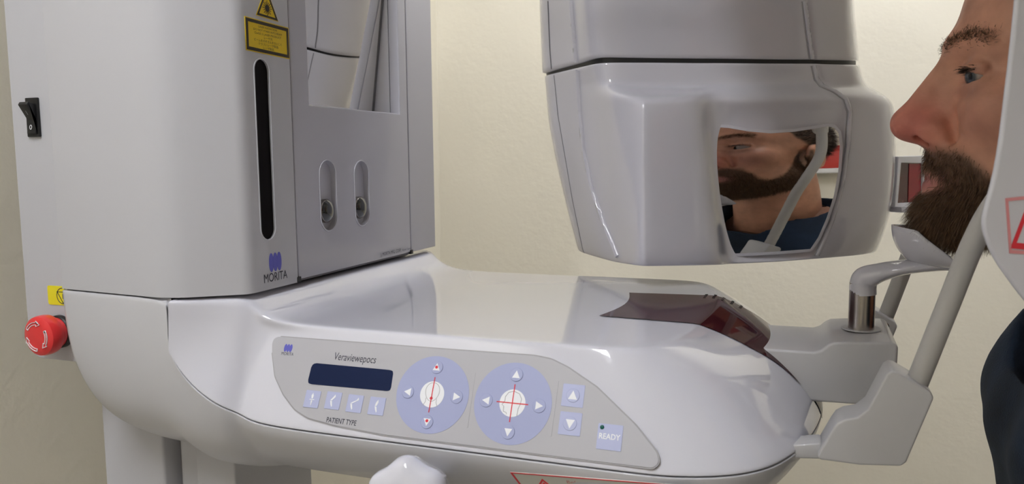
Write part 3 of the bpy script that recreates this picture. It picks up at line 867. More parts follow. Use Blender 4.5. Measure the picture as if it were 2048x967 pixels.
LOW = [
 [(1081,153,-.13),(1107,146,-.11),(1150,136,-.055),(1172,131,-.03),(1196,125,-.004),(1240,125,0),(1300,125,.0),(1395,126,0),(1412,126,0),(1440,126,0),(1560,127,0),(1624,127,0),(1636,127,-.003),(1648,128,.0),(1700,129,-.012),(1728,129,-.034)],
 [(1084,185,-.13),(1110,180,-.11),(1155,168,-.055),(1178,164,-.035),(1203,156,-.002),(1245,165,.001),(1300,167,.001),(1392,168,.001),(1410,167,.001),(1440,166,.001),(1560,165,.001),(1632,163,.001),(1643,165,-.003),(1656,166,.0),(1712,168,-.012),(1737,168,-.034)],
 [(1085,200,-.13),(1112,195,-.11),(1158,184,-.055),(1181,178,-.033),(1210,170,.004),(1250,175,.006),(1304,177,.006),(1390,178,.005),(1412,174,.004),(1440,172,.004),(1560,171,.004),(1638,170,.004),(1656,173,.002),(1672,175,.002),(1730,176,-.012),(1756,177,-.034)],
 [(1087,222,-.13),(1115,216,-.11),(1161,203,-.053),(1184,196,-.030),(1220,182,.020),(1270,192,.050),(1292,195,.056),(1374,190,.050),(1406,190,.034),(1432,196,.022),(1560,196,.022),(1658,194,.020),(1684,195,.016),(1698,196,.018),(1766,190,-.006),(1790,198,-.034)],
 [(1089,240,-.13),(1117,234,-.11),(1164,222,-.052),(1187,215,-.030),(1225,205,.022),(1272,212,0.052),(1288,214,0.058),(1384,208,0.050),(1408,210,.036),(1428,215,.018),(1560,215,.016),(1670,212,.016),(1690,212,.014),(1703,213,.020),(1772,210,.000),(1800,216,-.034)],
 [(1093,275,-.13),(1121,270,-.11),(1168,260,-.05),(1192,255,-.030),(1230,245,.022),(1274,250,0.056),(1287,252,0.062),(1392,250,0.052),(1412,252,.036),(1430,255,.014),(1560,255,.012),(1672,250,.012),(1694,250,.015),(1706,250,.021),(1778,250,.002),(1803,252,-.034)],
 [(1122,400,-.13),(1145,400,-.11),(1182,400,-.048),(1205,400,-.026),(1241,400,.022),(1275,403,0.060),(1288,405,0.066),(1416,405,0.056),(1431,405,.036),(1446,405,.014),(1560,400,.012),(1654,400,.012),(1675,400,.015),(1687,400,.021),(1778,400,.002),(1801,400,-.034)],
 [(1147,490,-.13),(1164,495,-.11),(1202,500,-.044),(1222,505,-.022),(1250,510,.024),(1277,513,0.070),(1290,514,0.074),(1436,511,0.060),(1448,510,.032),(1462,510,.014),(1560,506,.012),(1614,500,.012),(1635,500,.015),(1647,498,.021),(1745,485,.002),(1774,478,-.034)],
 [(1151,500,-.13),(1170,508,-.11),(1208,519,-.046),(1227,524,-.024),(1255,529,.020),(1280,532,0.064),(1294,532,0.068),(1438,530,0.056),(1450,528,.028),(1464,527,.018),(1560,523,.016),(1620,518,.016),(1635,517,.013),(1647,516,.018),(1737,509,-.004),(1762,503,-.040)],
]
BL = [(1100, 150, -.24), (1103, 185, -.24), (1104, 200, -.24), (1106, 222, -.24), (1108, 240, -.24), (1113, 275, -.24), (1140, 400, -.24), (1162, 490, -.24), (1168, 505, -.24)]
BR = [(1705, 130, -.22), (1712, 168, -.22), (1730, 178, -.22), (1758, 198, -.22), (1764, 216, -.22), (1768, 252, -.22), (1768, 400, -.22), (1742, 478, -.22), (1730, 505, -.22)]
rowsL = [hrow(a, b, c) for a, b, c in zip(LOW, BL, BR)]
rowsL = [inw(rowsL[0], .12, .0)] + [rowsL[0]] + rowsL[1:] + [inw(rowsL[-1], .10, -.001)]
lower = ringnet(rowsL, True, True, 'head_white', 'lower_cover', arm, 3, creases=((1, .9), (9, .35)), ccreases=((7, 4, 9, .6), (5, 4, 8, .3)))
def upy(pts, dy, dx=0): return pts
UP0 = [(1077,149,-.13),(1101,141,-.11),(1148,129,-.055),(1168,123,-.03),(1191,114,-.004),(1235,115,0),(1300,116,.0),(1395,117,0),(1412,117,0),(1440,117,0),(1560,119,0),(1618,119,0),(1630,119,-.003),(1642,120,.0),(1695,121,-.012),(1727,122,-.034)]
UP1 = [(1073,70,-.13),(1097,65,-.11),(1144,60,-.055),(1163,55,-.03),(1181,50,-.004),(1228,50,0),(1295,50,0),(1392,50,0),(1410,50,0),(1438,50,0),(1555,50,0),(1609,50,0),(1620,50,-.003),(1631,50,0),(1690,50,-.012),(1720,50,-.034)]
UP2 = [(1070,0,-.13),(1094,0,-.11),(1140,0,-.055),(1158,0,-.03),(1172,0,-.004),(1222,0,0),(1290,0,0),(1388,0,0),(1408,0,0),(1436,0,0),(1550,0,0),(1604,0,0),(1615,0,-.003),(1626,0,0),(1686,0,-.012),(1713,0,-.034)]
UP1 = [(a, b, c + .006) for a, b, c in UP1]; UP2 = [(a, b, c + .016) for a, b, c in UP2]
rowsU = [hrow(UP0, (1096, 148, -.24), (1708, 126, -.22)), hrow(UP1, (1094, 70, -.24), (1704, 50, -.22)), hrow(UP2, (1092, 0, -.24), (1700, 0, -.22))]
r3 = [p + np.array([0, 0, .10]) for p in rowsU[-1]]; r4 = [p + np.array([0, 0, .28]) for p in inw(rowsU[-1], .06)]
rowsU = [inw(rowsU[0], .12, .0)] + rowsU + [r3, r4]
upper = ringnet(rowsU, True, True, 'head_white', 'upper_cover', arm, 3, creases=((1, .95), (5, .6)))
g0 = inw(rowsL[1], .022, -.004); g1 = inw(rowsU[1], .022, .004)
ringnet([g0, g1], True, True, 'black', 'seam_gasket', arm, 2, creases=((0, 1), (1, 1)))
box('rotating_beam', (.26, .16, 1.90), (.60, .56, 1.962), 'head_white', arm, .02)
# side seam line on the head's left flank
def nurbs_tube(name, pts, r, material, parent):
    cu = bpy.data.curves.new('n', 'CURVE'); cu.dimensions = '3D'; cu.bevel_depth = r; cu.bevel_resolution = 2
    sp = cu.splines.new('NURBS'); sp.points.add(len(pts) - 1); sp.order_u = 4; sp.use_endpoint_u = True
    for i, p in enumerate(pts): sp.points[i].co = (*map(float, p), 1)
    return link(name, curve_mesh(cu), material, parent)
LB = bvh_of(type('T', (), {'data': evaluated(lower)})())
UB = bvh_of(type('T', (), {'data': evaluated(upper)})())
def surf_line(name, bv, pxs, r, material, parent, n=24):
    q = []
    for i in range(n + 1):
        t = i / n * (len(pxs) - 1); k = min(int(t), len(pxs) - 2); t -= k
        x = pxs[k][0] * (1 - t) + pxs[k + 1][0] * t; y = pxs[k][1] * (1 - t) + pxs[k + 1][1] * t
        h = bv.ray_cast(Vector(CAM), Vector(ray(x, y)).normalized())
        if h[0] is not None: q.append(tuple(h[0]))
    if len(q) > 2: return tube(name, q, [r] * len(q), material, parent, 6, up=(0, 0, 1) if False else (.3, .9, .1), res=1)
surf_line('flank_seam', LB, [(1108, 150), (1116, 230), (1145, 400), (1166, 500), (1170, 508)], .0005, 'seam_dark', arm)
surf_line('flank_seam', UB, [(1096, 2), (1100, 100), (1103, 138)], .0008, 'seam_dark', arm)
for pxs, bv in (([(1609, 2), (1616, 60), (1624, 117)], UB), ([(1628, 131), (1634, 158), (1645, 172), (1672, 184), (1692, 198), (1700, 222), (1696, 290), (1684, 370), (1664, 440), (1640, 498), (1634, 510)], LB)):
    surf_line('cover_ridge', bv, pxs, .0026, 'head_white', arm, 40)
    surf_line('cover_groove', bv, [(a - 6, b + 1) for a, b in pxs], .0007, 'seam_grey', arm, 40)
for pxs, bv in (([(1143, 2), (1148, 60), (1153, 124)], UB), ([(1156, 140), (1160, 220), (1168, 300), (1185, 380), (1210, 450), (1236, 512)], LB)):
    surf_line('cover_ridge', bv, pxs, .0032, 'head_white', arm, 40)
# inset mirror, gently convex from top to bottom
mpx = [(1424, 290), (1422, 272), (1428, 259), (1442, 254), (1460, 255), (1500, 262), (1545, 266), (1590, 263), (1630, 257), (1660, 252), (1672, 254), (1681, 265), (1682, 290),
       (1677, 340), (1668, 390), (1655, 435), (1640, 475), (1626, 499), (1560, 504), (1500, 507), (1454, 509), (1449, 480), (1442, 430), (1434, 370)]
FMH = Fr(HP(1550, 380, .0245), hx, _z * 1.0)
FMH.n = np.cross(FMH.ux, FMH.uy)
MO = densify([FMH.px(*p) for p in mpx], .004)
RC = .40
def mirror_sheet(name, outline, material, parent, h, thick, hole=None):
    cu = bpy.data.curves.new('c', 'CURVE'); cu.dimensions = '2D'; cu.fill_mode = 'BOTH'
    for pts in ([outline] + ([hole] if hole else [])):
        sp = cu.splines.new('POLY'); sp.points.add(len(pts) - 1); sp.use_cyclic_u = True
        for i, p in enumerate(pts): sp.points[i].co = (p[0], p[1], 0, 1)
    cu.extrude = thick / 2
    me = curve_mesh(cu)
    bm = bmesh.new(); bm.from_mesh(me)
    for k in range(-14, 15):
        bmesh.ops.bisect_plane(bm, geom=bm.verts[:] + bm.edges[:] + bm.faces[:], plane_co=(0, k * .006 + .0001, 0), plane_no=(0, 1, 0))
    for vtx in bm.verts: vtx.co.z += h - ((vtx.co.y - .004) ** 2) / (2 * RC) - .0012
    bm.to_mesh(me); bm.free(); me.transform(FMH.mx())
    o = link(name, me, material, parent, smooth=True)
    return autosmooth(o, 50)
fm = mirror_sheet('face_mirror', MO, 'face_mirror', arm, 0, .003)
fm['label'] = 'inset mirror reflecting the man\'s face'
mirror_sheet('mirror_rim', offs(MO, .0030), 'head_white', fm, -.0072, .018, hole=offs(MO, -.0001))
# red sensor window box on the right flank
sens = empty('sensor_box', HP(1790, 365, -.07)); sens.parent = arm; sens.matrix_parent_inverse = world_of(arm).inverted()
FS = Fr(HP(1790, 365, -.045), hx * math.cos(.35) - (-hn) * math.sin(.35) * -1, _z)
FS.ux = hx * math.cos(.30) + hn * math.sin(.30) * -1; FS.n = np.cross(FS.ux, FS.uy)
so = [FS.px(*p) for p in [(1787, 414), (1795, 313), (1850, 311), (1850, 415)]]
si = [FS.px(*p) for p in [(1793, 406), (1800, 325), (1843, 326), (1843, 403)]]
plate('sensor_frame', FS, so, 'print_white', sens, -.02, .022, .0008, holes=[si])
plate('sensor_window', FS, si, 'sensor_red', sens, -.004, .003)
s2 = [FS.px(*p) for p in [(1817, 404), (1819, 327), (1842, 327), (1842, 403)]]
plate('painted_glow', FS, s2, 'sensor_bright', sens, -.0008, .0006)  # lighter red plate: the window's glow put into its colour
sb = [FS.px(*p) for p in [(1789, 424), (1788, 413), (1850, 413), (1850, 420), (1800, 424)]]
plate('sensor_base', FS, sb, 'gloss_white', sens, -.02, .030, .001)
# near housing with warning sticker, close to the camera
NB = PD(1975, 400, .43)
nyaw = math.radians(-2)
nx_ = _r * math.cos(nyaw) + _fh * math.sin(nyaw); FN = Fr(NB, nx_, _z)
npx = [(2037, -40), (2034, 0), (2024, 100), (2012, 200), (2001, 290), (1988, 360), (1972, 415), (1967, 440), (1969, 462), (1978, 490), (1995, 524), (2022, 562), (2048, 597), (2075, 625)]
no = [FN.px(*p) for p in npx]
no = no + [(no[-1][0] + .03, no[-1][1] - .012), (no[-1][0] + .15, no[-1][1] - .012), (no[-1][0] + .15, .50), (no[0][0] + .010, .50)]
nh = plate('near_housing', FN, smooth_poly(densify(no, .02), 1), 'gloss_white', arm, -.004, .004, .0015, label='near white housing with red bordered sticker, at the right edge')
so = [FN.px(*p) for p in [(2010, 396), (2110, 386), (2110, 512), (2018, 506)]]
si = [FN.px(*p) for p in [(2016, 402), (2104, 393), (2104, 505), (2023, 499)]]
ring('sticker_border', FN, so, si, 'pale_red', nh, .0001, .0003)
tt = [FN.px(*p) for p in [(2020, 496), (2084, 502), (2056, 402)]]
ring('sticker_triangle', FN, tt, tshrink(tt, .62), 'print_red', nh, .0001, .0003)
hb = [(p[0] + .075, p[1] + .02) for p in no[:-3]] + [(no[-3][0], no[-3][1] + .04), (no[-2][0], no[-2][1] - .02), (no[-1][0] + .07, no[-1][1] - .02)]
plate('housing_body', FN, hb, 'gloss_white', arm, -.05, .047, .002)
extrude_poly('shade_beam', [(.250, -.44), (.78, -.30), (.78, .10), (.45, .12), (.258, .05)], 'z', 1.905, 1.962, 'head_white', arm, .015)  # unseen beam, added and shaped to shade the head's upper right

# ------------------------------------------------------------------ the man: sculpted from smooth distance fields
def sd_ell(P, c, r):
    q = [(P[i] - np.float32(c[i])) / np.float32(r[i]) for i in range(3)]
    k0 = np.sqrt(q[0] ** 2 + q[1] ** 2 + q[2] ** 2) + 1e-9
    k1 = np.sqrt((q[0] / r[0]) ** 2 + (q[1] / r[1]) ** 2 + (q[2] / r[2]) ** 2) + 1e-9
    return k0 * (k0 - 1) / k1
def sd_cone(P, a, b, ra, rb):
    ab = [b[i] - a[i] for i in range(3)]; L2 = sum(x * x for x in ab)
    t = sum((P[i] - np.float32(a[i])) * np.float32(ab[i]) for i in range(3)) / np.float32(L2)
    t = np.clip(t, 0, 1)
    d = np.sqrt(sum((P[i] - np.float32(a[i]) - t * np.float32(ab[i])) ** 2 for i in range(3)))
    return d - (np.float32(ra) + t * np.float32(rb - ra))
def smin(a, b, k):
    h = np.clip(.5 + .5 * (b - a) / k, 0, 1)
    return b * (1 - h) + a * h - k * h * (1 - h)
def smax(a, b, k): return -smin(-a, -b, k)
def grid(lo, hi, h):
    ax = [np.arange(lo[i], hi[i] + h, h, dtype=np.float32) for i in range(3)]
    return ax, np.meshgrid(*ax, indexing='ij', sparse=True)
def surface_net(ax, V):
    """quads round every sign change, one vertex per cell"""
    S = V < 0; sh = V.shape
    c = np.zeros([n - 1 for n in sh], np.int8)
    for i in (0, 1):
        for j in (0, 1):
            for k in (0, 1): c += S[i:sh[0] - 1 + i, j:sh[1] - 1 + j, k:sh[2] - 1 + k]
    act = (c > 0) & (c < 8); I = np.argwhere(act)
    idx = -np.ones(act.shape, np.int64); idx[tuple(I.T)] = np.arange(len(I))
    pos = np.zeros((len(I), 3)); cnt = np.zeros(len(I))
    cor = [(i, j, k) for i in (0, 1) for j in (0, 1) for k in (0, 1)]
    for a in cor:
        for d in range(3):
            if a[d]: continue
            b = list(a); b[d] = 1
            va = V[I[:, 0] + a[0], I[:, 1] + a[1], I[:, 2] + a[2]]; vb = V[I[:, 0] + b[0], I[:, 1] + b[1], I[:, 2] + b[2]]
            mk = (va < 0) != (vb < 0)
            t = np.where(mk, va / np.where(mk, va - vb, 1), 0)
            p = np.array(a, float)[None] + 0 * pos; p[:, d] += t
            pos += p * mk[:, None]; cnt += mk
    pos = I + pos / cnt[:, None]
    h = ax[0][1] - ax[0][0]; org = np.array([ax[0][0], ax[1][0], ax[2][0]])
    verts = org + pos * h
    quads = []
    for d in range(3):
        e, g = [(1, 2), (2, 0), (0, 1)][d]
        sl0 = [slice(1, n - 1) for n in sh]; sl1 = list(sl0)
        sl0[d] = slice(0, sh[d] - 1); sl1[d] = slice(1, sh[d])
        A = S[tuple(sl0)]; Bq = S[tuple(sl1)]
        for flip in (False, True):
            E = np.argwhere((A & ~Bq) if not flip else (~A & Bq))
            off = np.ones(3, int); off[d] = 0; E = E + off
            def cell(a, b):
                q = E.copy(); q[:, e] -= a; q[:, g] -= b; return idx[q[:, 0], q[:, 1], q[:, 2]]
            Q = np.stack([cell(1, 1), cell(0, 1), cell(0, 0), cell(1, 0)], 1)
            quads.append(Q if not flip else Q[:, ::-1])
    Q = np.concatenate(quads); Q = Q[(Q >= 0).all(1)]
    return verts, Q
def relax(verts, quads, it, lam=.5):
    E = np.concatenate([quads[:, [0, 1]], quads[:, [1, 2]], quads[:, [2, 3]], quads[:, [3, 0]]]); n = len(verts)
    for k in range(it):
        l = lam if k % 2 == 0 else -lam * 1.03
        s = np.zeros_like(verts); c = np.zeros(n)
        for a, b in ((0, 1), (1, 0)):
            np.add.at(s, E[:, a], verts[E[:, b]]); np.add.at(c, E[:, a], 1)
        verts = verts + l * (s / np.maximum(c, 1)[:, None] - verts)
    return verts

HD = np.array([0.0, YC, 0.0])
def sym(fn): return fn
EYE = (.5400, .0325, 1.5625)
def head_sdf(P):
    """P: x along the room, y = distance from the head's midplane (>= 0), z up; the face looks to -x"""
    d = sd_ell(P, (.636, 0, 1.600), (.102, .078, .088))
    d = smin(d, sd_ell(P, (.586, 0, 1.556), (.062, .063, .072)), .02)
    d = smin(d, sd_ell(P, (.580, 0, 1.505), (.060, .055, .062)), .03)
    d = smin(d, sd_cone(P, (.532, .010, 1.466), (.615, .054, 1.500), .018, .016), .025)       # jaw
    d = smin(d, sd_ell(P, (.525, 0, 1.462), (.018, .022, .016)), .02)                          # chin
    d = smin(d, sd_ell(P, (.553, .046, 1.537), (.026, .020, .018)), .02)                       # cheek bone
    d = smin(d, sd_cone(P, (.5285, .010, 1.5875), (.5510, .047, 1.5850), .0100, .008), .016)    # brow
    d = smin(d, sd_ell(P, (.572, 0, 1.612), (.036, .056, .045)), .025)                          # forehead
    d = smax(d, -sd_ell(P, (.5205, .033, 1.5650), (.0140, .0165, .0125)), .012)                # socket
    d = smin(d, sd_ell(P, (.540, 0, 1.498), (.029, .033, .024)), .02)                          # muzzle
    # nose
    n = sd_cone(P, (.5240, 0, 1.5770), (.4950, 0, 1.5330), .0080, .0100)
    n = smin(n, sd_ell(P, (.4955, 0, 1.5290), (.0118, .0115, .0110)), .010)
    n = smin(n, sd_ell(P, (.5120, .0138, 1.5240), (.0122, .0080, .0094)), .006)
    n = smin(n, sd_cone(P, (.527, 0, 1.553), (.514, 0, 1.528), .014, .016), .012)
    d = smin(d, n, .010)
    d = smax(d, -sd_ell(P, (.5065, .0108, 1.5185), (.0088, .0050, .0062)), .002)               # nostril
    d = smax(d, -sd_cone(P, (.5215, .0235, 1.5330), (.5250, .0240, 1.5180), .0030, .0030), .008)  # crease round the wing
    # eye ball lids
    lid = sd_ell(P, EYE, (.0140, .0145, .0142))
    d = smin(d, lid, .006)
    op = sd_ell(P, (.5295, .0360, EYE[2] - .0018), (.0145, .0142, .0037))
    d = smax(d, -op, .0020)
    d = smin(d, sd_cone(P, (.5290, .022, 1.5690), (.5360, .048, 1.5668), .0030, .0028), .004)  # upper lid fold
    d = smin(d, sd_cone(P, (.5300, .021, 1.5525), (.5365, .046, 1.5550), .0022, .0022), .008)  # lower lid
    # lips
    up = sd_cone(P, (.5155, 0, 1.4935), (.5275, .024, 1.4890), .0062, .0030)
    lo = sd_cone(P, (.5150, 0, 1.4815), (.5275, .023, 1.4870), .0072, .0030)
    d = smin(d, up, .006); d = smin(d, lo, .006)
    d = smax(d, -sd_cone(P, (.5080, 0, 1.4882), (.5260, .0265, 1.4878), .0016, .0012), .003)
    # ear
    e = sd_ell(P, (.627, .0800, 1.538), (.0185, .0085, .0310))
    e = smax(e, -sd_ell(P, (.622, .0900, 1.538), (.0105, .0070, .0200)), .004)
    e = smin(e, sd_ell(P, (.6150, .0790, 1.5120), (.0085, .0060, .0090)), .006)
    e = smin(e, sd_ell(P, (.6105, .0800, 1.536), (.0040, .0050, .0070)), .004)
    d = smin(d, e, .006)
    # neck
    d = smin(d, sd_cone(P, (.640, 0, 1.500), (.668, 0, 1.300), .057, .064), .025)
    d = smin(d, sd_cone(P, (.625, .042, 1.49), (.625, .018, 1.35), .016, .014), .02)
    return d
def half_to_full(ax, V):
    """mirror a field sampled on y >= 0"""
    return [ax[0], np.concatenate([-ax[1][:0:-1], ax[1]]), ax[2]], np.concatenate([V[:, :0:-1], V], axis=1)
ax, P = grid((.475, 0, 1.33), (.745, .102, 1.705), .0019)
V = head_sdf(P).astype(np.float32)
ax, V = half_to_full(ax, V)
hv, hq = surface_net(ax, V)
hv = relax(hv, hq, 2, .35)
hv[:, 1] += YC

def vcol_head(v):
    x, y, z = v[:, 0], np.abs(v[:, 1] - YC), v[:, 2]
    base = np.tile(np.array([.60, .300, .195]), (len(v), 1))
    def blend(c, w): 
        nonlocal base
        base = base * (1 - w[:, None]) + np.array(c)[None] * w[:, None]
    def gs(c, r): return np.exp(-(((x - c[0]) / r[0]) ** 2 + ((y - c[1]) / r[1]) ** 2 + ((z - c[2]) / r[2]) ** 2))
    blend((.52, .125, .100), .95 * gs((.50, 0, 1.528), (.026, .030, .024)))
    blend((.40, .155, .12), .55 * gs((.540, .05, 1.532), (.025, .02, .018)))
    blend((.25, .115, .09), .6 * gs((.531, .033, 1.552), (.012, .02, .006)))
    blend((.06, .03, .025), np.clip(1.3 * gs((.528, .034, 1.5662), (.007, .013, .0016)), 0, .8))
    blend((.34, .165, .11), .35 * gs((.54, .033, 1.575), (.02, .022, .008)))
    bd = beard_mask(v)
    blend((.105, .055, .032), np.clip(bd * 1.15, 0, .93))
    blend((.44, .15, .135), np.clip(1.6 * gs((.514, 0, 1.4855), (.018, .021, .0072)), 0, .95))
    hr = scalp_mask(v)
    blend((.05, .03, .02), np.clip(hr, 0, .9))
    return base
def sst(a, b, t):
    t = np.clip((t - a) / (b - a), 0, 1); return t * t * (3 - 2 * t)
def beard_mask(v):
    x, y, z = v[:, 0], np.abs(v[:, 1] - YC), v[:, 2]
    # upper line of the beard: high at the sideburn, down across the cheek, up over the moustache
    top = np.interp(x, [.49, .516, .528, .538, .548, .560, .580, .600, .612, .625], [1.5090, 1.5115, 1.5080, 1.4980, 1.4880, 1.4820, 1.494, 1.525, 1.553, 1.556])
    m = 1 - sst(-.010, .007, z - top)
    low = np.interp(x, [.49, .56, .60, .625], [1.42, 1.43, 1.455, 1.47])
    m *= sst(-.010, .004, z - low)
    m *= 1 - sst(.612, .622, x)
    lips = np.exp(-(((x - .512) / .024) ** 2 + (y / .0245) ** 2 + ((z - 1.4855) / .0090) ** 2) ** 2)
    m *= 1 - np.clip(lips * 1.4, 0, 1)
    m *= 1 - np.exp(-(((x - .50) / .022) ** 2 + (y / .022) ** 2 + ((z - 1.527) / .0125) ** 2) ** 2)
    return m
def scalp_mask(v):
    x, y, z = v[:, 0], np.abs(v[:, 1] - YC), v[:, 2]
    line = np.interp(x, [.53, .57, .60, .64, .70, .76], [1.66, 1.63, 1.585, 1.555, 1.52, 1.50])
    m = sst(-.004, .008, z - line)
    ear = np.exp(-(((x - .627) / .022) ** 2 + ((y - .084) / .012) ** 2 + ((z - 1.538) / .034) ** 2) ** 2)
    return m * (1 - ear)
colh = vcol_head(hv)

# torso, arms and hands under the clothes (coarse), hands fine
def arm_pts(s):
    return [(.710, YC + s * .185, 1.325), (.690, YC + s * .235, 1.065), (.600, YC + s * .225, .850), (.575, YC + s * .220, .775)]
def body_sdf(P, grow=0.0):
    d = sd_cone(P, (.668, YC, 1.42), (.680, YC, 1.30), .058 + grow, .07 + grow)
    d = smin(d, sd_ell(P, (.703, YC, 1.255), (.116 + grow, .165 + grow, .150 + grow)), .05)
    d = smin(d, sd_ell(P, (.715, YC, 1.05), (.108 + grow, .150 + grow, .20 + grow)), .06)
    d = smin(d, sd_ell(P, (.710, YC, .90), (.112 + grow, .165 + grow, .12 + grow)), .05)
    return d
def arms_sdf(P, grow=0.0, upto=3):
    d = None
    R = [(.058, .043), (.043, .030), (.030, .026)]
    for s in (-1, 1):
        A = arm_pts(s)
        for i in range(upto):
            q = sd_cone(P, A[i], A[i + 1], R[i][0] + grow, R[i][1] + grow)
            d = q if d is None else smin(d, q, .02)
    return d
ax, P = grid((.52, -.14, .74), (.84, .48, 1.40), .007)
V = smin(body_sdf(P, -.012), arms_sdf(P, -.006), .03)
bv_, bq = surface_net(ax, V); bv_ = relax(bv_, bq, 2)
def hand(s):
    """relaxed hand hanging below the wrist; thumb forward"""
    w = np.array(arm_pts(s)[3]); 
    dn = np.array([-.30, 0, -.954]); fw = np.array([-.954, 0, .30]); side = np.array([0, -s, 0])     # side = towards the body
    ax, P = grid((w[0] - .13, w[1] - .055, w[2] - .205), (w[0] + .06, w[1] + .055, w[2] + .02), .003)
    def L(a, b, c): return tuple(w + dn * a + fw * b + side * c)
    d = sd_cone(P, L(-.02, 0, 0), L(.02, 0, 0), .025, .025)
    for b in (-.024, -.008, .008, .024):
        d = smin(d, sd_cone(P, L(.015, b * .6, 0), L(.085, b * 1.15, .002), .0145, .0115), .010)
    for b, ln in ((.028, .066), (.0095, .076), (-.009, .070), (-.0265, .054)):
        k1 = L(.085, b, .002); k2 = L(.085 + ln * .50, b * 1.05, .010); k3 = L(.085 + ln * .82, b * 1.05, .026); k4 = L(.085 + ln * .97, b * 1.05, .041)
        q = smin(smin(sd_cone(P, k1, k2, .0092, .0082), sd_cone(P, k2, k3, .0082, .0075), .002), sd_cone(P, k3, k4, .0075, .0065), .002)
        d = smin(d, q, .003)
    t1, t2, t3, t4 = L(.022, .024, .006), L(.055, .048, .016), L(.083, .056, .024), L(.104, .056, .032)
    d = smin(d, sd_cone(P, t1, t2, .015, .0115), .010)
    d = smin(d, smin(sd_cone(P, t2, t3, .0110, .0092), sd_cone(P, t3, t4, .0092, .0075), .002), .003)
    v, q = surface_net(ax, d); return relax(v, q, 2), q
parts = [(hv, hq, colh)]
sk = np.array([.385, .205, .140])
parts.append((bv_, bq, np.tile(sk, (len(bv_), 1))))
for s in (-1, 1):
    v, q = hand(s); parts.append((v, q, np.tile(sk * np.array([1.0, .97, .95]), (len(v), 1))))
def fast_mesh(parts, name):
    VV, QQ, CC, n = [], [], [], 0
    for v, q, c in parts:
        VV.append(v); QQ.append(q + n); n += len(v)
        if c is not None: CC.append(c)
    V = np.concatenate(VV); Q = np.concatenate(QQ)
    me = bpy.data.meshes.new(name)
    me.vertices.add(len(V)); me.vertices.foreach_set('co', V.astype(np.float32).ravel())
    me.loops.add(Q.size); me.loops.foreach_set('vertex_index', Q.astype(np.int32).ravel())
    me.polygons.add(len(Q)); me.polygons.foreach_set('loop_start', np.arange(0, Q.size, 4, dtype=np.int32))
    me.update(calc_edges=True)
    if CC:
        C = np.concatenate(CC); C = np.concatenate([C, np.ones((len(C), 1))], 1)
        a = me.color_attributes.new('Col', 'FLOAT_COLOR', 'POINT'); a.data.foreach_set('color', C.astype(np.float32).ravel())
    return me
man = empty('person', (.69, YC, 0), 'bearded man in a dark blue shirt seen in profile, facing left, chin on the rest', 'person')
body = link('body', fast_mesh(parts, 'body'), 'skin', man)
# eyes
for s in (-1, 1):
    c = Vector((EYE[0], YC + s * EYE[1], EYE[2])); r = .0128; n, mR = 32, 24
    v, f, cc = [], [], []
    gz = Vector((-1, -.62, -.12)).normalized(); q = gz.to_track_quat('Z', 'Y')
    for j in range(mR + 1):
        t = math.pi * j / mR
        for i in range(n):
            a = 2 * math.pi * i / n
            p = Vector((math.sin(t) * math.cos(a), math.sin(t) * math.sin(a), math.cos(t)))
            rr = r * (1.04 if t < .45 else 1)
            v.append(c + q @ p * rr)
            cc.append((.006, .006, .008, 1) if t < .20 else ((.020, .025, .032, 1) if t < .50 else (.30, .235, .21, 1)))
    for j in range(mR):
        for i in range(n): f.append((j * n + i, (j + 1) * n + i, (j + 1) * n + (i + 1) % n, j * n + (i + 1) % n))
    me = mesh_from(v, f); 
    a = me.color_attributes.new('Col', 'FLOAT_COLOR', 'POINT'); a.data.foreach_set('color', np.array(cc, np.float32)[:len(me.vertices)].ravel())
    recalc(me); link('eye', me, 'eye_white', man)

# hair strands: thin tapered blades grown from the skin
nrm = np.zeros((len(body.data.vertices), 3), np.float32); body.data.vertices.foreach_get('normal', nrm.ravel())
nrmv = np.empty(len(body.data.vertices) * 3, np.float32); body.data.vertices.foreach_get('normal', nrmv); nrm = nrmv.reshape(-1, 3)[:len(hv)]
rng = np.random.default_rng(3)
def strands(name, mask, count, length, width, comb, curl, material, lfun=None):
    w = mask / mask.sum(); ids = rng.choice(len(hv), count, p=w)
    p = hv[ids] + rng.normal(0, .0008, (count, 3)) - nrm[ids] * .0008
    L = length * rng.uniform(.55, 1.1, count)
    if lfun is not None: L = L * lfun(hv[ids])
    cb = np.array(comb, float)[None] if np.ndim(comb) == 1 else comb(hv[ids])
    d0 = nrm[ids] * .8 + cb * .9 + rng.normal(0, curl, (count, 3)); d0 /= np.linalg.norm(d0, axis=1)[:, None]
    d1 = nrm[ids] * .35 + cb * 1.2 + rng.normal(0, curl * 1.3, (count, 3)); d1 /= np.linalg.norm(d1, axis=1)[:, None]
    q1 = p + d0 * L[:, None] * .5; q2 = q1 + d1 * L[:, None] * .5
    sd = np.cross(d0, rng.normal(0, 1, (count, 3))); sd /= np.linalg.norm(sd, axis=1)[:, None]
    ww = width * rng.uniform(.7, 1.2, count)[:, None]
    V = np.stack([p - sd * ww, p + sd * ww, q1 - sd * ww * .8, q1 + sd * ww * .8, q2 - sd * ww * .15, q2 + sd * ww * .15], 1).reshape(-1, 3)
    b = np.arange(count)[:, None] * 6
    Q = np.concatenate([b + np.array([[0, 1, 3, 2]]), b + np.array([[2, 3, 5, 4]])])
    me = fast_mesh([(V, Q, None)], name)
    o = link(name, me, material, man); o['kind'] = 'stuff'
    return o
bm_ = beard_mask(hv)
def blen(v):
    z = v[:, 2]; x = v[:, 0]
    k = np.interp(z, [1.43, 1.465, 1.48, 1.50, 1.53, 1.56], [1.25, 1.3, .85, .55, .40, .25])
    return k * np.interp(x, [.51, .57, .61], [1.0, .85, .55])
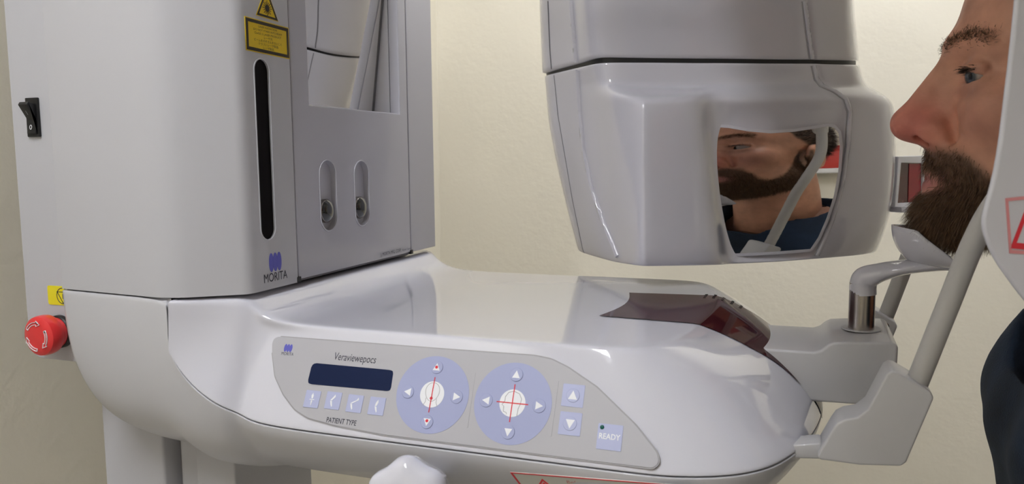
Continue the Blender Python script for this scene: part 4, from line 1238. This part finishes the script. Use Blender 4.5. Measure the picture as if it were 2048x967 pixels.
def bcomb(v):
    z = v[:, 2]; y = v[:, 1] - YC
    c = np.zeros((len(v), 3)); c[:, 2] = -1
    c[:, 0] = np.where(z < 1.485, -.25, .25); c[:, 1] = np.sign(y) * .15 * (z > 1.49)
    return c
strands('beard', bm_ ** 1.5, 30000, .0150, .00016, bcomb, .28, 'hair_brown', blen)['label'] = 'short full brown beard and moustache'
sm = scalp_mask(hv)
strands('hair', sm ** 1.5, 14000, .016, .0003, np.array([.25, 0, .1]), .3, 'hair_dark')['label'] = 'short dark brown hair'
x, y, z = hv[:, 0], np.abs(hv[:, 1] - YC), hv[:, 2]
brow = np.exp(-((z - np.interp(y, [.006, .03, .05], [1.5865, 1.5925, 1.5880])) / .0038) ** 2) * sst(.004, .012, y) * (1 - sst(.046, .054, y)) * (x < .57)
strands('eyebrow', brow + 1e-9, 1500, .0080, .00015, lambda v: np.stack([.5 + 0 * v[:, 0], np.sign(v[:, 1] - YC) * .8, .1 + 0 * v[:, 0]], 1), .25, 'hair_brown')
lash = np.exp(-(((x - .5285) / .004) ** 2 + ((y - .034) / .011) ** 2 + ((z - 1.5668) / .0016) ** 2)) 
strands('eyelash', lash + 1e-12, 260, .0050, .00026, np.array([-1.2, 0, -.15]), .12, 'hair_dark')

# clothing
ax, P = grid((.50, -.16, .80), (.86, .50, 1.45), .0055)
def shirt_sdf(P):
    d = body_sdf(P, .012)
    d = smin(d, sd_ell(P, (.661, YC - .075, 1.310), (.086, .090, .080)), .05)
    d = smin(d, sd_ell(P, (.661, YC + .075, 1.310), (.086, .090, .080)), .05)
    for s in (-1, 1):
        d = smin(d, sd_ell(P, (.705, YC + s * .165, 1.330), (.072, .070, .060)), .04)
    a = arms_sdf(P, .012, 2)
    d = smin(d, a, .025)
    d = smax(d, -sd_cone(P, (.640, YC, 1.50), (.652, YC, 1.365), .115, .078), .006)   # neck opening
    d = smax(d, (.845 - P[2]) + 0 * P[0] + 0 * P[1], .004) if False else d
    n = .003 * np.sin(P[2] * 55 + P[1] * 30) * np.sin(P[1] * 40 + P[0] * 35 - P[2] * 18)
    return d + n
V = shirt_sdf(P)
V = np.maximum(V, (np.float32(.835) - P[2]) + 0 * V)
v, q = surface_net(ax, V); v = relax(v, q, 4)
sh_ = link('shirt', fast_mesh([(v, q, None)], 'shirt'), 'denim_blue', man); sh_['label'] = 'dark blue shirt'
lg_ = []
def legs(P):
    d = sd_ell(P, (.710, YC, .90), (.118, .172, .10))
    for s in (-1, 1):
        d = smin(d, sd_cone(P, (.695, YC + s * .085, .86), (.690, YC + s * .095, .48), .088, .062), .03)
        d = smin(d, sd_cone(P, (.690, YC + s * .095, .48), (.715, YC + s * .100, .07), .062, .048), .02)
    return np.maximum(d, (np.float32(.035) - P[2]) + 0 * d)
ax, P = grid((.54, -.05, .02), (.86, .40, 1.02), .010)
v, q = surface_net(ax, legs(P)); v = relax(v, q, 3)
link('trousers', fast_mesh([(v, q, None)], 'trousers'), 'trouser_grey', man)
for s in (-1, 1):
    ax, P = grid((.52, YC + s * .1 - .06, -.002), (.80, YC + s * .1 + .06, .12), .006)
    d = smin(sd_ell(P, (.690, YC + s * .1, .035), (.072, .040, .040)), sd_ell(P, (.600, YC + s * .103, .028), (.070, .043, .032)), .03)
    d = smin(d, sd_cone(P, (.715, YC + s * .1, .04), (.715, YC + s * .1, .085), .042, .046), .02)
    d = np.maximum(d, (np.float32(.002) - P[2]) + 0 * d)
    v, q = surface_net(ax, d); v = relax(v, q, 3)
    link('shoe', fast_mesh([(v, q, None)], 'shoe'), 'shoe_black', man)

# ------------------------------------------------------------------ far side of the room, seen only in the mirror
e = empty('wall_shelf', (X1, -.85, 1.56), 'white wall shelf carrying a red box, seen only as a reflection in the inset mirror', 'shelf')
box('shelf_board', (2.08, -1.15, 1.565), (X1, -.50, 1.62), 'lamp_frame', e, .004)
for y in (-1.05, -.60):
    extrude_poly('shelf_bracket', [(X1, 1.43), (X1, 1.565), (2.14, 1.565), (2.14, 1.55), (2.325, 1.43)], 'y', y - .012, y + .012, 'lamp_frame', e, .002)
e = empty('storage_box', (2.21, -.85, 1.62), 'red storage box on the white wall shelf, glimpsed in the inset mirror', 'box')
box('box_body', (2.10, -1.05, 1.621), (2.33, -.62, 1.84), 'red_vinyl', e, .008)
box('box_lid', (2.095, -1.06, 1.8405), (2.335, -.61, 1.90), 'red_vinyl', e, .006)
